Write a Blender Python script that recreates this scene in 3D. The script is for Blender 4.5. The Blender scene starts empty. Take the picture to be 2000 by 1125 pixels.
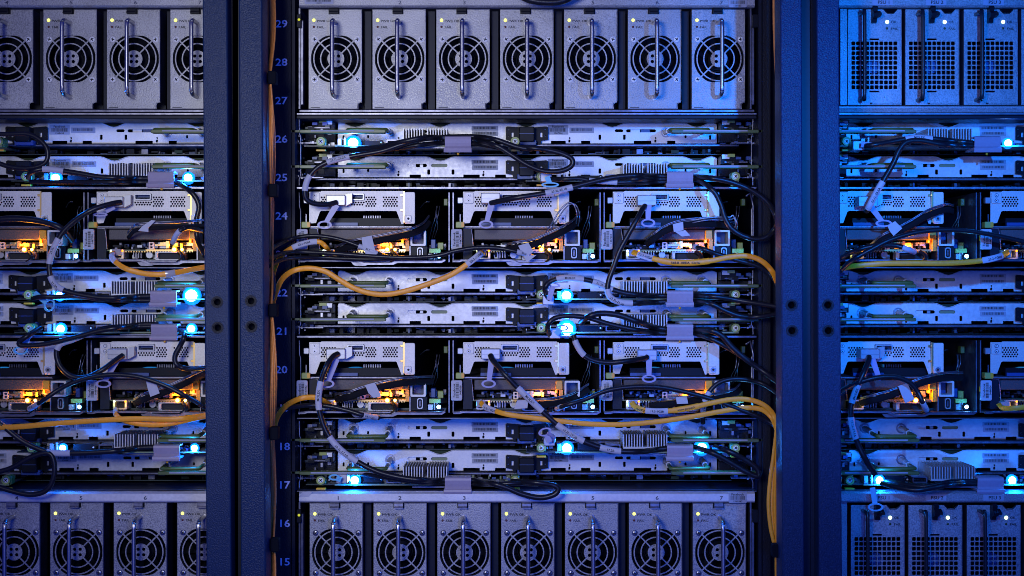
import bpy, bmesh, math, random
from mathutils import Vector, Matrix

# ------------------------------------------------------------------ frame
S = 0.00064          # metres per photo pixel on the equipment face (y = 0)
D = 3000.0           # camera distance in those pixels
def K(y): return 1.0 + y / D
def W(px, py, y=0.0):
    """photo point + depth (all in px) -> world metres"""
    k = K(y)
    return Vector(((px - 1000) * k * S, y * S, -(py - 562.5) * k * S))

scene = bpy.context.scene
COL = scene.collection

# ------------------------------------------------------------------ camera
cam = bpy.data.cameras.new('camera')
camo = bpy.data.objects.new('camera', cam)
COL.objects.link(camo)
camo.location = (0, -D * S, 0)
camo.rotation_euler = (math.radians(90), 0, 0)
cam.sensor_width = 36
cam.lens = 36 * D / 2000.0
cam.clip_start = 0.01
cam.clip_end = 50
scene.camera = camo

# ------------------------------------------------------------------ world, lamps, exposure
w = bpy.data.worlds.new('World'); scene.world = w
w.use_nodes = True
bg = w.node_tree.nodes['Background']
bg.inputs[0].default_value = (0.012, 0.030, 0.46, 1)
bg.inputs[1].default_value = 0.62

def aim(o, target):
    o.rotation_euler = (Vector(target) - o.location).to_track_quat('-Z', 'Y').to_euler()

def area(name, loc, target, size, power, col, sy=None):
    l = bpy.data.lights.new(name, 'AREA')
    l.energy = power; l.color = col
    l.shape = 'RECTANGLE'; l.size = size; l.size_y = sy or size
    o = bpy.data.objects.new(name, l); COL.objects.link(o)
    o.location = loc; aim(o, target)
    return o

def spot(name, loc, target, power, col, angle, blend, radius):
    l = bpy.data.lights.new(name, 'SPOT')
    l.energy = power; l.color = col
    l.spot_size = math.radians(angle); l.spot_blend = blend; l.shadow_soft_size = radius
    o = bpy.data.objects.new(name, l); COL.objects.link(o)
    o.location = loc; aim(o, target)
    return o

KEY = spot('aisle_light', (-0.40, -1.75, 0.26), (-0.12, 0, 0.09), 62, (0.84, 0.87, 0.97), 52, 1.0, 0.20)
BLUE = spot('blue_light', (0.45, -0.95, 0.24), (0.54, 0, 0.13), 54, (0.004, 0.17, 0.86), 66, 1.0, 0.012)
BLUE2 = spot('blue_fill_light', (0.22, -1.8, -0.10), (0.04, 0, -0.16), 33, (0.03, 0.14, 1.0), 56, 1.0, 0.10)  # added fill lamp; tints the lower rows and lights the unit numbers

vs = scene.view_settings
vs.view_transform = 'Standard'; vs.look = 'None'; vs.exposure = 0.0; vs.gamma = 1.0
scene.cycles.max_bounces = 6
scene.cycles.pixel_filter_type = 'BLACKMAN_HARRIS'
scene.cycles.filter_width = 0.95
scene.cycles.sample_clamp_indirect = 4.0

# ------------------------------------------------------------------ materials
M = {}
def mat(name, col, rough=0.5, metal=0.0, grain=None, amp=0.15, bump=0.0, bscale=None, spec=0.5, stain=0.0, rvar=0.0):
    m = bpy.data.materials.new(name); m.use_nodes = True
    nt = m.node_tree; n = nt.nodes; L = nt.links
    b = n['Principled BSDF']
    b.inputs['Base Color'].default_value = (*col, 1)
    b.inputs['Roughness'].default_value = rough
    b.inputs['Metallic'].default_value = metal
    b.inputs['Specular IOR Level'].default_value = spec
    if grain or bump or stain:
        tc = n.new('ShaderNodeTexCoord'); oi = n.new('ShaderNodeObjectInfo')
        mul = n.new('ShaderNodeMath'); mul.operation = 'MULTIPLY'; mul.inputs[1].default_value = 17.3
        L.new(oi.outputs['Random'], mul.inputs[0])
        add = n.new('ShaderNodeVectorMath'); add.operation = 'ADD'
        L.new(tc.outputs['Object'], add.inputs[0]); L.new(mul.outputs[0], add.inputs[1])
        nz = n.new('ShaderNodeTexNoise'); nz.inputs['Scale'].default_value = grain or 300
        nz.inputs['Detail'].default_value = 3
        L.new(add.outputs[0], nz.inputs['Vector'])
        mr = n.new('ShaderNodeMapRange')
        mr.inputs['From Min'].default_value = 0.3; mr.inputs['From Max'].default_value = 0.7
        mr.inputs['To Min'].default_value = 1 - amp; mr.inputs['To Max'].default_value = 1 + amp
        L.new(nz.outputs['Fac'], mr.inputs['Value'])
        val = mr.outputs[0]
        if stain:
            n2 = n.new('ShaderNodeTexNoise'); n2.inputs['Scale'].default_value = 22; n2.inputs['Detail'].default_value = 6
            L.new(add.outputs[0], n2.inputs['Vector'])
            m2 = n.new('ShaderNodeMapRange'); m2.inputs['From Min'].default_value = 0.35; m2.inputs['From Max'].default_value = 0.65
            m2.inputs['To Min'].default_value = 1 - stain; m2.inputs['To Max'].default_value = 1 + stain * 0.6
            L.new(n2.outputs['Fac'], m2.inputs['Value'])
            mm = n.new('ShaderNodeMath'); mm.operation = 'MULTIPLY'
            L.new(val, mm.inputs[0]); L.new(m2.outputs[0], mm.inputs[1]); val = mm.outputs[0]
        sc = n.new('ShaderNodeVectorMath'); sc.operation = 'SCALE'
        sc.inputs[0].default_value = col
        L.new(val, sc.inputs['Scale'])
        L.new(sc.outputs[0], b.inputs['Base Color'])
        if rvar:
            rr = n.new('ShaderNodeMapRange'); rr.inputs['From Min'].default_value = 0.3; rr.inputs['From Max'].default_value = 0.7
            rr.inputs['To Min'].default_value = max(0.05, rough - rvar); rr.inputs['To Max'].default_value = min(1, rough + rvar)
            L.new(nz.outputs['Fac'], rr.inputs['Value']); L.new(rr.outputs[0], b.inputs['Roughness'])
        if bump:
            nb = n.new('ShaderNodeTexNoise'); nb.inputs['Scale'].default_value = bscale or grain or 500
            nb.inputs['Detail'].default_value = 2
            L.new(add.outputs[0], nb.inputs['Vector'])
            bp = n.new('ShaderNodeBump'); bp.inputs['Strength'].default_value = bump
            bp.inputs['Distance'].default_value = 0.0006
            L.new(nb.outputs['Fac'], bp.inputs['Height']); L.new(bp.outputs[0], b.inputs['Normal'])
    M[name] = m
    return m

def emit(name, col, strength):
    m = bpy.data.materials.new(name); m.use_nodes = True
    b = m.node_tree.nodes['Principled BSDF']
    b.inputs['Base Color'].default_value = (*col, 1)
    b.inputs['Emission Color'].default_value = (*col, 1)
    b.inputs['Emission Strength'].default_value = strength
    M[name] = m

mat('grained_steel', (0.34, 0.335, 0.345), 0.46, 0.35, 640, 0.34, 0.45, 640, stain=0.14, rvar=0.16)
mat('plate_steel', (0.66, 0.65, 0.66), 0.46, 0.35, 260, 0.07, 0.12, 700, stain=0.12, rvar=0.06)
mat('bracket_steel', (0.64, 0.61, 0.57), 0.5, 0.3, 520, 0.08, 0.10, 700, stain=0.08)
mat('satin_steel', (0.40, 0.39, 0.41), 0.36, 1.0, 400, 0.05, 0.05, 500)
mat('bright_screw', (0.92, 0.91, 0.84), 0.5, 0.0)
mat('edge_steel', (0.26, 0.255, 0.30), 0.40, 0.9, 160, 0.25, 0.1, 300, stain=0.2)
mat('rail_steel', (0.16, 0.16, 0.21), 0.36, 0.75, 120, 0.3, 0.1, 300, stain=0.3)
mat('fin_aluminium', (0.55, 0.54, 0.54), 0.45, 0.4, 300, 0.05)
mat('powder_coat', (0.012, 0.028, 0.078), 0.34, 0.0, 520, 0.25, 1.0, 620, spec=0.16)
mat('rough_black', (0.007, 0.008, 0.016), 0.5, 0.0, 700, 0.3, 0.7, 600, spec=0.2)
mat('dark_paint', (0.007, 0.009, 0.022), 0.45, 0.0, 300, 0.2, spec=0.22)
mat('dark_void', (0.004, 0.005, 0.010), 0.8, spec=0.1)
mat('drive_steel', (0.075, 0.066, 0.07), 0.5, 0.3, 900, 0.25, 0.2, 900, stain=0.15)
mat('black_plastic', (0.008, 0.009, 0.014), 0.40, spec=0.13)
mat('dark_green', (0.018, 0.035, 0.012), 0.5, spec=0.2)
mat('cable_black', (0.010, 0.010, 0.013), 0.34, 0.0, 500, 0.2, 0.15, 900, spec=0.4)
mat('ribbon_black', (0.008, 0.008, 0.011), 0.8, spec=0.12)
mat('handle_black', (0.012, 0.013, 0.016), 0.35)
mat('cable_orange', (0.98, 0.37, 0.008), 0.42, 0.0, 300, 0.08, 0.1, 800, stain=0.08)
mat('cable_amber', (0.97, 0.41, 0.015), 0.45, 0.0, 300, 0.08, 0.1, 800, stain=0.08)
mat('bundle_orange', (0.70, 0.25, 0.045), 0.5, 0.0, 300, 0.15, stain=0.15)  # strands darkened in colour to look less lit than the other orange cables
mat('clear_sleeve', (0.45, 0.42, 0.40), 0.15, 0.1, spec=0.8)
mat('white_label', (0.50, 0.50, 0.54), 0.6, 0, 200, 0.04)
mat('grey_label', (0.36, 0.38, 0.46), 0.6, 0, 200, 0.05)
mat('ink', (0.012, 0.012, 0.018), 0.7)
mat('faint_ink', (0.07, 0.075, 0.11), 0.7)
mat('white_ink', (0.92, 0.92, 0.95), 0.7)
mat('green_plastic', (0.085, 0.125, 0.03), 0.38, 0.0, 200, 0.1)
mat('lime_plastic', (0.34, 0.40, 0.08), 0.4)
mat('yellow_plastic', (0.82, 0.40, 0.02), 0.4)
mat('circuit_board', (0.012, 0.028, 0.022), 0.4, 0.0, 900, 0.6)
mat('board_edge', (0.20, 0.24, 0.12), 0.45)
mat('lilac_plastic', (0.36, 0.31, 0.39), 0.45, 0.0, 300, 0.05, stain=0.05)
mat('tab_plastic', (0.34, 0.33, 0.55), 0.4, 0.0, 300, 0.05)
mat('tab_cyan', (0.12, 0.50, 0.75), 0.4, 0.0, 300, 0.05)
mat('port_blue', (0.03, 0.07, 0.24), 0.4)
mat('brass', (0.75, 0.50, 0.18), 0.3, 0.9)
mat('plug_steel', (0.38, 0.38, 0.40), 0.40, 0.6, 200, 0.08)
mat('dull_red', (0.10, 0.012, 0.012), 0.4)
mat('dull_green', (0.03, 0.05, 0.01), 0.4)
mat('fan_black', (0.003, 0.004, 0.008), 0.6, spec=0.12)
emit('led_blue', (0.45, 0.85, 1.0), 22)
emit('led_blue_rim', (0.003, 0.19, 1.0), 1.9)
emit('led_orange', (1.0, 0.62, 0.10), 18)
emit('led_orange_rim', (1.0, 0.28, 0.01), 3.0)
emit('led_yellow', (0.95, 1.0, 0.18), 1.7)
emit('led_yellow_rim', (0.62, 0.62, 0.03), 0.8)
emit('led_pale', (0.80, 1.0, 0.55), 3.0)
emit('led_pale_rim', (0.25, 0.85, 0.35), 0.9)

# ------------------------------------------------------------------ geometry helper (all in photo px; x right, y deep, p down)
TEXT = {}
def text_geo(s):
    if s not in TEXT:
        c = bpy.data.curves.new('t', 'FONT'); c.body = s; c.resolution_u = 2; c.size = 1.0; c.offset = 0.018
        o = bpy.data.objects.new('t', c)
        me = o.to_mesh()
        vs_ = [(v.co.x / 0.70, v.co.y / 0.70) for v in me.vertices]
        fs = [tuple(p.vertices) for p in me.polygons]
        o.to_mesh_clear(); bpy.data.objects.remove(o); bpy.data.curves.remove(c)
        wd = max([v[0] for v in vs_] or [0])
        TEXT[s] = (vs_, fs, wd)
    return TEXT[s]

def circ(cx, cp, r, n=20, ry=None, a0=0.0):
    ry = ry or r
    return [(cx + r * math.cos(a0 + 2 * math.pi * i / n), cp + ry * math.sin(a0 + 2 * math.pi * i / n)) for i in range(n)]
def rrect(x0, p0, x1, p1, r=2.0, n=3):
    out = []
    for cx, cp, a in ((x1 - r, p1 - r, 0), (x0 + r, p1 - r, 90), (x0 + r, p0 + r, 180), (x1 - r, p0 + r, 270)):
        for i in range(n + 1):
            t = math.radians(a + 90 * i / n)
            out.append((cx + r * math.cos(t), cp + r * math.sin(t)))
    return out
def slot(x0, p0, x1, p1): return rrect(x0, p0, x1, p1, (p1 - p0) / 2 - 0.01, 4)

def catmull(pts, n=7):
    P = [Vector(p) for p in pts]
    if len(P) < 3: return P
    P = [P[0] * 2 - P[1]] + P + [P[-1] * 2 - P[-2]]
    out = []
    for i in range(1, len(P) - 2):
        for j in range(n):
            t = j / n
            a, b, c, d = P[i - 1], P[i], P[i + 1], P[i + 2]
            out.append(0.5 * ((2 * b) + (c - a) * t + (2 * a - 5 * b + 4 * c - d) * t * t + (3 * b - a - 3 * c + d) * t ** 3))
    out.append(P[-2])
    return out

class MB:
    def __init__(s):
        s.v = []; s.f = []; s.m = []; s.s = []; s.mats = []
    def mi(s, name):
        if name not in s.mats: s.mats.append(name)
        return s.mats.index(name)
    def add(s, vs_, fs, m, smooth=False):
        b = len(s.v); s.v += [tuple(v) for v in vs_]
        i = s.mi(m)
        for f in fs:
            s.f.append(tuple(b + k for k in f)); s.m.append(i); s.s.append(smooth)
    def box(s, x0, x1, y0, y1, p0, p1, m):
        s.add([(x0, y0, p0), (x1, y0, p0), (x1, y1, p0), (x0, y1, p0), (x0, y0, p1), (x1, y0, p1), (x1, y1, p1), (x0, y1, p1)],
              [(0, 1, 2, 3), (7, 6, 5, 4), (0, 4, 5, 1), (1, 5, 6, 2), (2, 6, 7, 3), (3, 7, 4, 0)], m)
        return s
    def prism(s, pts, y0, y1, m, ch=0.0):
        """outline (x,p) extruded in depth, front edge chamfered by ch"""
        n = len(pts)
        if ch:
            cx = sum(p[0] for p in pts) / n; cp = sum(p[1] for p in pts) / n
            rx = max(abs(p[0] - cx) for p in pts); rp = max(abs(p[1] - cp) for p in pts)
            inner = [(cx + (x - cx) * (1 - ch / rx), cp + (p - cp) * (1 - ch / rp)) for x, p in pts]
            rings = [[(x, y0, p) for x, p in inner], [(x, y0 + ch, p) for x, p in pts], [(x, y1, p) for x, p in pts]]
        else:
            rings = [[(x, y0, p) for x, p in pts], [(x, y1, p) for x, p in pts]]
        v = [q for r in rings for q in r]
        f = [tuple(range(n)), tuple(range(len(v) - 1, len(v) - n - 1, -1))]
        for k in range(len(rings) - 1):
            for i in range(n):
                j = (i + 1) % n
                f.append((k * n + i, (k + 1) * n + i, (k + 1) * n + j, k * n + j))
        s.add(v, f, m); return s
    def rbox(s, x0, x1, y0, y1, p0, p1, m, r=1.5, ch=1.0):
        return s.prism(rrect(x0, p0, x1, p1, r), y0, y1, m, ch)
    def profile(s, yp, x0, x1, m, smooth=False):
        """outline in (y,p) extruded along x"""
        n = len(yp)
        v = [(x0, y, p) for y, p in yp] + [(x1, y, p) for y, p in yp]
        f = [tuple(range(n)), tuple(range(2 * n - 1, n - 1, -1))] + [(i, i + n, (i + 1) % n + n, (i + 1) % n) for i in range(n)]
        s.add(v, f, m, smooth); return s
    def fill(s, outer, holes, y0, y1, m):
        c = bpy.data.curves.new('c', 'CURVE'); c.dimensions = '2D'; c.fill_mode = 'BOTH'; c.extrude = (y1 - y0) / 2
        for loop in [outer] + list(holes):
            sp = c.splines.new('POLY'); sp.points.add(len(loop) - 1)
            for i, q in enumerate(loop): sp.points[i].co = (q[0] * 0.01, q[1] * 0.01, 0, 1)
            sp.use_cyclic_u = True
        o = bpy.data.objects.new('c', c); me = o.to_mesh()
        mid = (y0 + y1) / 2
        s.add([(v.co.x * 100, mid + (y1 - y0) / 2 * (1 if v.co.z > 0 else -1), v.co.y * 100) for v in me.vertices],
              [tuple(p.vertices) for p in me.polygons], m)
        o.to_mesh_clear(); bpy.data.objects.remove(o); bpy.data.curves.remove(c)
        return s
    def cyl(s, cx, cp, r, y0, y1, m, n=16, r2=None, smooth=True):
        r2 = r if r2 is None else r2
        v = [(x, y0, p) for x, p in circ(cx, cp, r, n)] + [(x, y1, p) for x, p in circ(cx, cp, r2, n)]
        s.add(v, [(i, (i + 1) % n, (i + 1) % n + n, i + n) for i in range(n)], m, smooth)
        s.add([v[i] for i in range(n)], [tuple(range(n))], m)
        s.add([v[i + n] for i in range(n)], [tuple(range(n))], m)
        return s
    def ring(s, cx, cp, r0, r1, y0, y1, m, n=28):
        v = []
        for y, r in ((y0, r0), (y0, r1), (y1, r1), (y1, r0)): v += [(x, y, p) for x, p in circ(cx, cp, r, n)]
        f = [(k * n + i, k * n + (i + 1) % n, ((k + 1) % 4) * n + (i + 1) % n, ((k + 1) % 4) * n + i) for k in range(4) for i in range(n)]
        s.add(v, f, m); return s
    def dome(s, cx, cp, r, y, m, rim=None, depth=0.8):
        n = 14; v = []; rings = [(1.0, 0), (0.92, 0.35), (0.72, 0.7), (0.4, 0.92)]
        for rr, h in rings: v += [(x, y - h * r * depth, p) for x, p in circ(cx, cp, r * rr, n)]
        v.append((cx, y - r * depth, cp))
        f0 = [(k * n + i, k * n + (i + 1) % n, (k + 1) * n + (i + 1) % n, (k + 1) * n + i) for k in range(3) for i in range(n)]
        top = [(3 * n + i, 3 * n + (i + 1) % n, 4 * n) for i in range(n)]
        if rim:
            s.add(v, f0[:n], rim, True); s.add(v, f0[n:] + top, m, True)
        else: s.add(v, f0 + top, m, True)
        return s
    def tube(s, path, rw, m, rd=None, n=10, caps=True, flat=False):
        rd = rd or rw; P = [Vector(p) for p in path]; side = None; v = []
        for i, p in enumerate(P):
            t = (P[min(i + 1, len(P) - 1)] - P[max(i - 1, 0)])
            t = t.normalized() if t.length > 1e-6 else Vector((1, 0, 0))
            if side is None or flat:
                sd = t.cross(Vector((0, 1, 0)))
                if sd.length < 0.15: sd = side if side is not None else t.cross(Vector((1, 0, 0)))
                sd = sd.normalized()
                if side is not None and flat and sd.dot(side) < 0: sd = -sd
                side = sd
            else:
                side = (side - t * side.dot(t)).normalized()
            up = t.cross(side)
            for k in range(n):
                a = 2 * math.pi * k / n
                v.append(p + side * rw * math.cos(a) + up * rd * math.sin(a))
        f = [(i * n + k, i * n + (k + 1) % n, (i + 1) * n + (k + 1) % n, (i + 1) * n + k) for i in range(len(P) - 1) for k in range(n)]
        s.add(v, f, m, True)
        if caps:
            s.add(v[:n], [tuple(range(n))], m); s.add(v[-n:], [tuple(range(n))], m)
        return s
    def text(s, string, x, p, h, y, m, align='c', rot=0.0, sx=1.0):
        vs_, fs, wd = text_geo(string)
        off = {'c': wd / 2, 'l': 0, 'r': wd}[align]
        ca, sa = math.cos(rot), math.sin(rot)
        out = []
        for a, b in vs_:
            a = (a - off) * h * sx; b = -(b - 0.5) * h
            out.append((x + a * ca - b * sa, y, p + a * sa + b * ca))
        s.add(out, fs, m); return s
    def bars(s, x0, x1, p0, p1, y, m, seed=1, vert=False, k=1.0):
        """barcode: dark bars from x0 to x1 (vert: stacked from p0 to p1)"""
        rnd = random.Random(seed); a, b = (p0, p1) if vert else (x0, x1)
        t = a
        while t < b - 0.5:
            wv = rnd.choice((0.55, 0.55, 1.0, 1.5)) * k
            e = min(t + wv, b)
            q = [(x0, y, t), (x1, y, t), (x1, y, e), (x0, y, e)] if vert else [(t, y, p0), (e, y, p0), (e, y, p1), (t, y, p1)]
            s.add(q, [(0, 1, 2, 3)], m)
            t = e + rnd.choice((0.6, 0.6, 1.0, 1.3)) * k
        return s
    def greeble(s, x0, x1, y0, y1, p0, p1, n, mats, seed=0, smin=2, smax=9):
        r = random.Random(seed)
        for _ in range(n):
            a = r.uniform(smin, smax); b = r.uniform(smin, smax * 0.7)
            x = r.uniform(x0, max(x0, x1 - a)); p = r.uniform(p0, max(p0, p1 - b)); y = r.uniform(y0, y1)
            s.box(x, x + a, y, y + r.uniform(4, 14), p, p + b, r.choice(mats))
        return s

class Frame:
    """a place for a thing: reference photo point at depth yref"""
    def __init__(s, ox, op, yref=0.0): s.ox, s.op, s.y = ox, op, yref

CACHE = {}
def finish(mb, fr, name):
    me = bpy.data.meshes.new(name); k = K(fr.y)
    me.from_pydata([((x - fr.ox) * k * S, (y - fr.y) * S, -(p - fr.op) * k * S) for x, y, p in mb.v], [], mb.f)
    me.polygons.foreach_set('material_index', mb.m)
    me.polygons.foreach_set('use_smooth', mb.s)
    for m in mb.mats: me.materials.append(M[m])
    me.validate(); me.update()
    return me

def link(me, name, parent=None, loc=None):
    o = bpy.data.objects.new(name, me); COL.objects.link(o)
    if parent is not None: o.parent = parent
    if loc is not None: o.location = loc
    return o

def part(name, key, fn, fr, parent, off=(0, 0), label=None):
    """fn fills a builder; the mesh is made once per key and shared by the copies"""
    if key is None or key not in CACHE:
        mb = MB(); fn(mb); me = finish(mb, fr, name)
        if key is not None: CACHE[key] = me
    else: me = CACHE[key]
    o = link(me, name, parent)
    k = K(fr.y)
    o.location = (off[0] * k * S, 0, -off[1] * k * S)
    if label: o['label'] = label
    return o

def empty(name, label, cat, loc, group=None):
    o = bpy.data.objects.new(name, None); COL.objects.link(o); o.location = loc
    o.empty_display_size = 0.01
    o['label'] = label; o['category'] = cat
    if group: o['group'] = group
    return o

def glow(parent, x, p, y, fr, power, col, r=0.003):
    l = bpy.data.lights.new('led_light', 'POINT'); l.energy = power; l.color = col; l.shadow_soft_size = r
    o = bpy.data.objects.new('led_light', l); COL.objects.link(o); o.parent = parent
    k = K(fr.y)
    o.location = ((x - fr.ox) * k * S, (y - fr.y) * S, -(p - fr.op) * k * S)
    return o

# ------------------------------------------------------------------ setting: the dark wall behind the racks
mb = MB(); mb.box(-900, 2900, 760, 780, -700, 1850, 'dark_void')
wall = link(finish(mb, Frame(1000, 562.5, 0), 'wall'), 'wall'); wall['kind'] = 'structure'

# ------------------------------------------------------------------ racks
RACKS = [('left', -1014), ('middle', 0), ('right', 1030)]
def off_at(rack, p):
    if rack == 'left': return -1014 + 19 * max(0, p - 100) / 880.0 if p > 100 else -1014
    if rack == 'right': return 1030 + (6 if p > 800 else 0)
    return 0.0

POSTS = {  # photo outlines (x at the top edge, x at the bottom edge) at the depth of the post face
    'left':   {'right_post': (395, 403, 444, 452)},
    'middle': {'left_post': (466, 470, 512, 519), 'right_post': (1524, 1528, 1566, 1571)},
    'right':  {'left_post': (1595, 1599, 1639, 1645)},
}
YP = -250
HOLES = {('left', 'right_post'): [(424, 590), (425, 640)], ('middle', 'left_post'): [(490, 588), (491, 638)],
         ('middle', 'right_post'): [(1546, 596), (1547, 646)], ('right', 'left_post'): [(1617, 596), (1618, 646)]}

def build_rack(rack, dx):
    root = empty('server_rack', {'left': 'black steel server rack cut off at the left, its right upright speckled grey',
                                 'middle': 'black middle server rack with white unit numbers 15 to 29 on its rail',
                                 'right': 'black steel server rack cut off at the right, its upright washed in blue light'}[rack],
                 'server rack', W(1028 + dx, 1300, 0), 'server racks standing side by side')
    fr = Frame(1028 + dx, 1300, 0)
    X0, X1 = 578 + dx, 1479 + dx
    part('side_panel', None, lambda b: b.box(X0 - 6, X0, -15, 640, -120, 1250, 'dark_paint'), fr, root)
    part('side_panel', None, lambda b: b.box(X1, X1 + 6, -15, 640, -120, 1250, 'dark_paint'), fr, root)
    part('back_panel', None, lambda b: b.box(X0, X1, 600, 612, -120, 1250, 'dark_void'), fr, root)
    # front rail with the unit numbers, and its twin on the other side
    def strip(b):
        b.box(X0 - 52, X0 - 7, -22, -14, -120, 1250, 'rough_black')
        if rack == 'middle':
            for n in range(15, 30):
                b.text(str(n), 553 + dx + (5 if n < 20 else 0), 50 + (29 - n) * 74.5, 14, -22.6, 'white_ink', sx=1.18)
    part('number_rail', None, strip, fr, root)
    def strip2(b):
        b.box(X1 + 7, X1 + 22, -22, -14, -120, 1250, 'rough_black')
        b.box(X1 + 22, X1 + 60, 10, 20, -120, 1250, 'dark_paint')
    part('front_rail', None, strip2, fr, root)
    # horizontal shelf rails
    rails = [(221, 225.5, 'edge'), (226, 233, 'dark'), (365, 370, 'edge'), (521, 524, 'rail'),
             (655, 660, 'rail'), (815, 818, 'rail'), (957, 960, 'edge')]
    for p0, p1, kind in rails:
        def rr(b, p0=p0, p1=p1, kind=kind):
            m = {'edge': 'edge_steel', 'rail': 'rail_steel', 'dark': 'dark_paint'}[kind]
            o = off_at(rack, p0) - dx
            b.profile([(-8, p0 + 1), (-6, p0), (10, p0), (10, p1), (-6, p1), (-8, p1 - 1)], X0 + 3 + o, X1 - 3 + o, m)
            b.box(X0 + 3 + o, X1 - 3 + o, 10, 590, p0 + 1.2, p0 + 3, 'dark_paint')
        part('shelf_rail', None, rr, fr, root)
    # thin bent frame edge round each tray bay
    for p0, p1 in ((229, 364), (372, 518), (524, 655), (661, 812), (819, 956)):
        o = off_at(rack, p0) - dx
        for x, sg in ((X0 + 6 + o, 1), (X1 - 8 + o, -1)):
            path = [(x, 2, p0 + 4), (x + sg * 0.5, 2, p0 + 32), (x + sg * 3, 2, p0 + 38), (x + sg * 3, 2, p1 - 22), (x, 2, p1 - 14), (x, 2, p1 - 2)]
            part('bay_edge', None, lambda b: b.tube(path, 1.3, 'edge_steel', n=6), fr, root)
        if p1 - p0 > 140:
            for xx in (876, 884, 1171, 1179):
                part('bay_divider', None, lambda b: b.box(xx + dx + o, xx + dx + o + 2.2, 0, 420, p0 + 4, p1 - 6, 'rail_steel'), fr, root)
            part('bay_corner', None, lambda b: b.tube([(X1 - 22 + o, -2, p0 + 12), (X1 - 14 + o, -4, p0 + 4), (X1 - 9 + o, -6, p0 + 30), (X1 - 9 + o, -6, p1 - 14)], 2.2, 'edge_steel', n=6), fr, root)
    # uprights
    for pn, (xa0, xa1, xb0, xb1) in POSTS.get(rack, {}).items():
        kp = K(YP)
        def post(b, xa0=xa0, xa1=xa1, xb0=xb0, xb1=xb1, pn=pn):
            def sl(t, b0): return t + (b0 - t) * 1.0
            def wx(px): return 1000 + (px - 1000) * kp
            def wp(p): return 562.5 + (p - 562.5) * kp
            pt, pb = -60, 1185
            def xt(a, c, p): return a + (c - a) * p / 1125.0
            c = 2.5
            out = []
            hs = [circ(wx(hx), wp(hp), 9.6, 24) for hx, hp in HOLES[(rack, pn)]]
            loop = [(wx(xt(xa0, xa1, pt)), wp(pt)), (wx(xt(xb0, xb1, pt)), wp(pt)), (wx(xt(xb0, xb1, pb)), wp(pb)), (wx(xt(xa0, xa1, pb)), wp(pb))]
            inner = [(loop[0][0] + c, loop[0][1]), (loop[1][0] - c, loop[1][1]), (loop[2][0] - c, loop[2][1]), (loop[3][0] + c, loop[3][1])]
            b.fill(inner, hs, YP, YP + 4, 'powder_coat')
            # rounded shoulders and returns running back
            for (x0, p0), (x1, p1), sg in ((inner[0], inner[3], -1), (inner[1], inner[2], 1)):
                prof = [(0, 0.02), (c * 0.7, 0.8), (c, 3), (c, 60)]
                v = []; f = []
                for a, d in prof:
                    v += [(x0 + sg * a, YP + d, p0), (x1 + sg * a, YP + d, p1)]
                for i in range(3): f.append((2 * i, 2 * i + 1, 2 * i + 3, 2 * i + 2))
                b.add(v, f, 'powder_coat', True)
            for hx, hp in HOLES[(rack, pn)]:
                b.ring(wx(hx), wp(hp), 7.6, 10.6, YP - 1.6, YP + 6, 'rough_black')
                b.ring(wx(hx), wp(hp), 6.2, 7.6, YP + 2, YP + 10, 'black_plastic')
                b.cyl(wx(hx), wp(hp), 9.5, YP + 26, YP + 28, 'dark_void')
        part('upright', None, post, fr, root)
        # recessed side channel of the upright
        def chan(b, pn=pn, xa0=xa0, xb0=xb0, xa1=xa1, xb1=xb1):
            y = YP + 40
            kk = K(y)
            def wx(px): return 1000 + (px - 1000) * kk
            if pn == 'right_post': a0, a1 = xb0 - 4, xb1 + 13
            else: a0, a1 = xa0 - 12, xa1 + 4
            b.box(wx(a0), wx(a1), y, y + 30, -60, 1185, 'dark_paint')
            if pn == 'left_post' and rack == 'middle':
                b.tube([(wx(515), y - 2, -60), (wx(519), y - 2, 560), (wx(521), y - 2, 1190)], 2.6, 'black_plastic', n=8)
                b.box(wx(462), wx(516), y + 30, y + 60, -60, 1185, 'dark_paint')
            if pn == 'right_post' and rack == 'middle':
                b.tube([(wx(1519), y - 14, -60), (wx(1521), y - 14, 560), (wx(1524), y - 14, 1190)], 2.4, 'black_plastic', n=8)
                b.box(wx(1522), wx(1528), y - 14, y + 30, -60, 1185, 'rough_black')
        part('channel', None, chan, fr, root)
    return root
for rk, dx in RACKS: build_rack(rk, dx)

# ------------------------------------------------------------------ power shelves and power supplies
NUMW = {1: 'first', 2: 'second', 3: 'third', 4: 'fourth', 5: 'fifth', 6: 'sixth', 7: 'seventh'}
def screw(b, x, p, y, r, m='bright_screw', rot=0.3, cross='ink'):
    b.dome(x, p, r, y, m, depth=0.35)
    for a in (rot, rot + math.pi / 2):
        ca, sa = math.cos(a), math.sin(a); L, t = r * 0.62, r * 0.16
        b.add([(x + ca * L - sa * t, y - r * 0.36, p + sa * L + ca * t), (x + ca * L + sa * t, y - r * 0.36, p + sa * L - ca * t),
               (x - ca * L + sa * t, y - r * 0.36, p - sa * L - ca * t), (x - ca * L - sa * t, y - r * 0.36, p - sa * L + ca * t)], [(0, 1, 2, 3)], cross)

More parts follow.
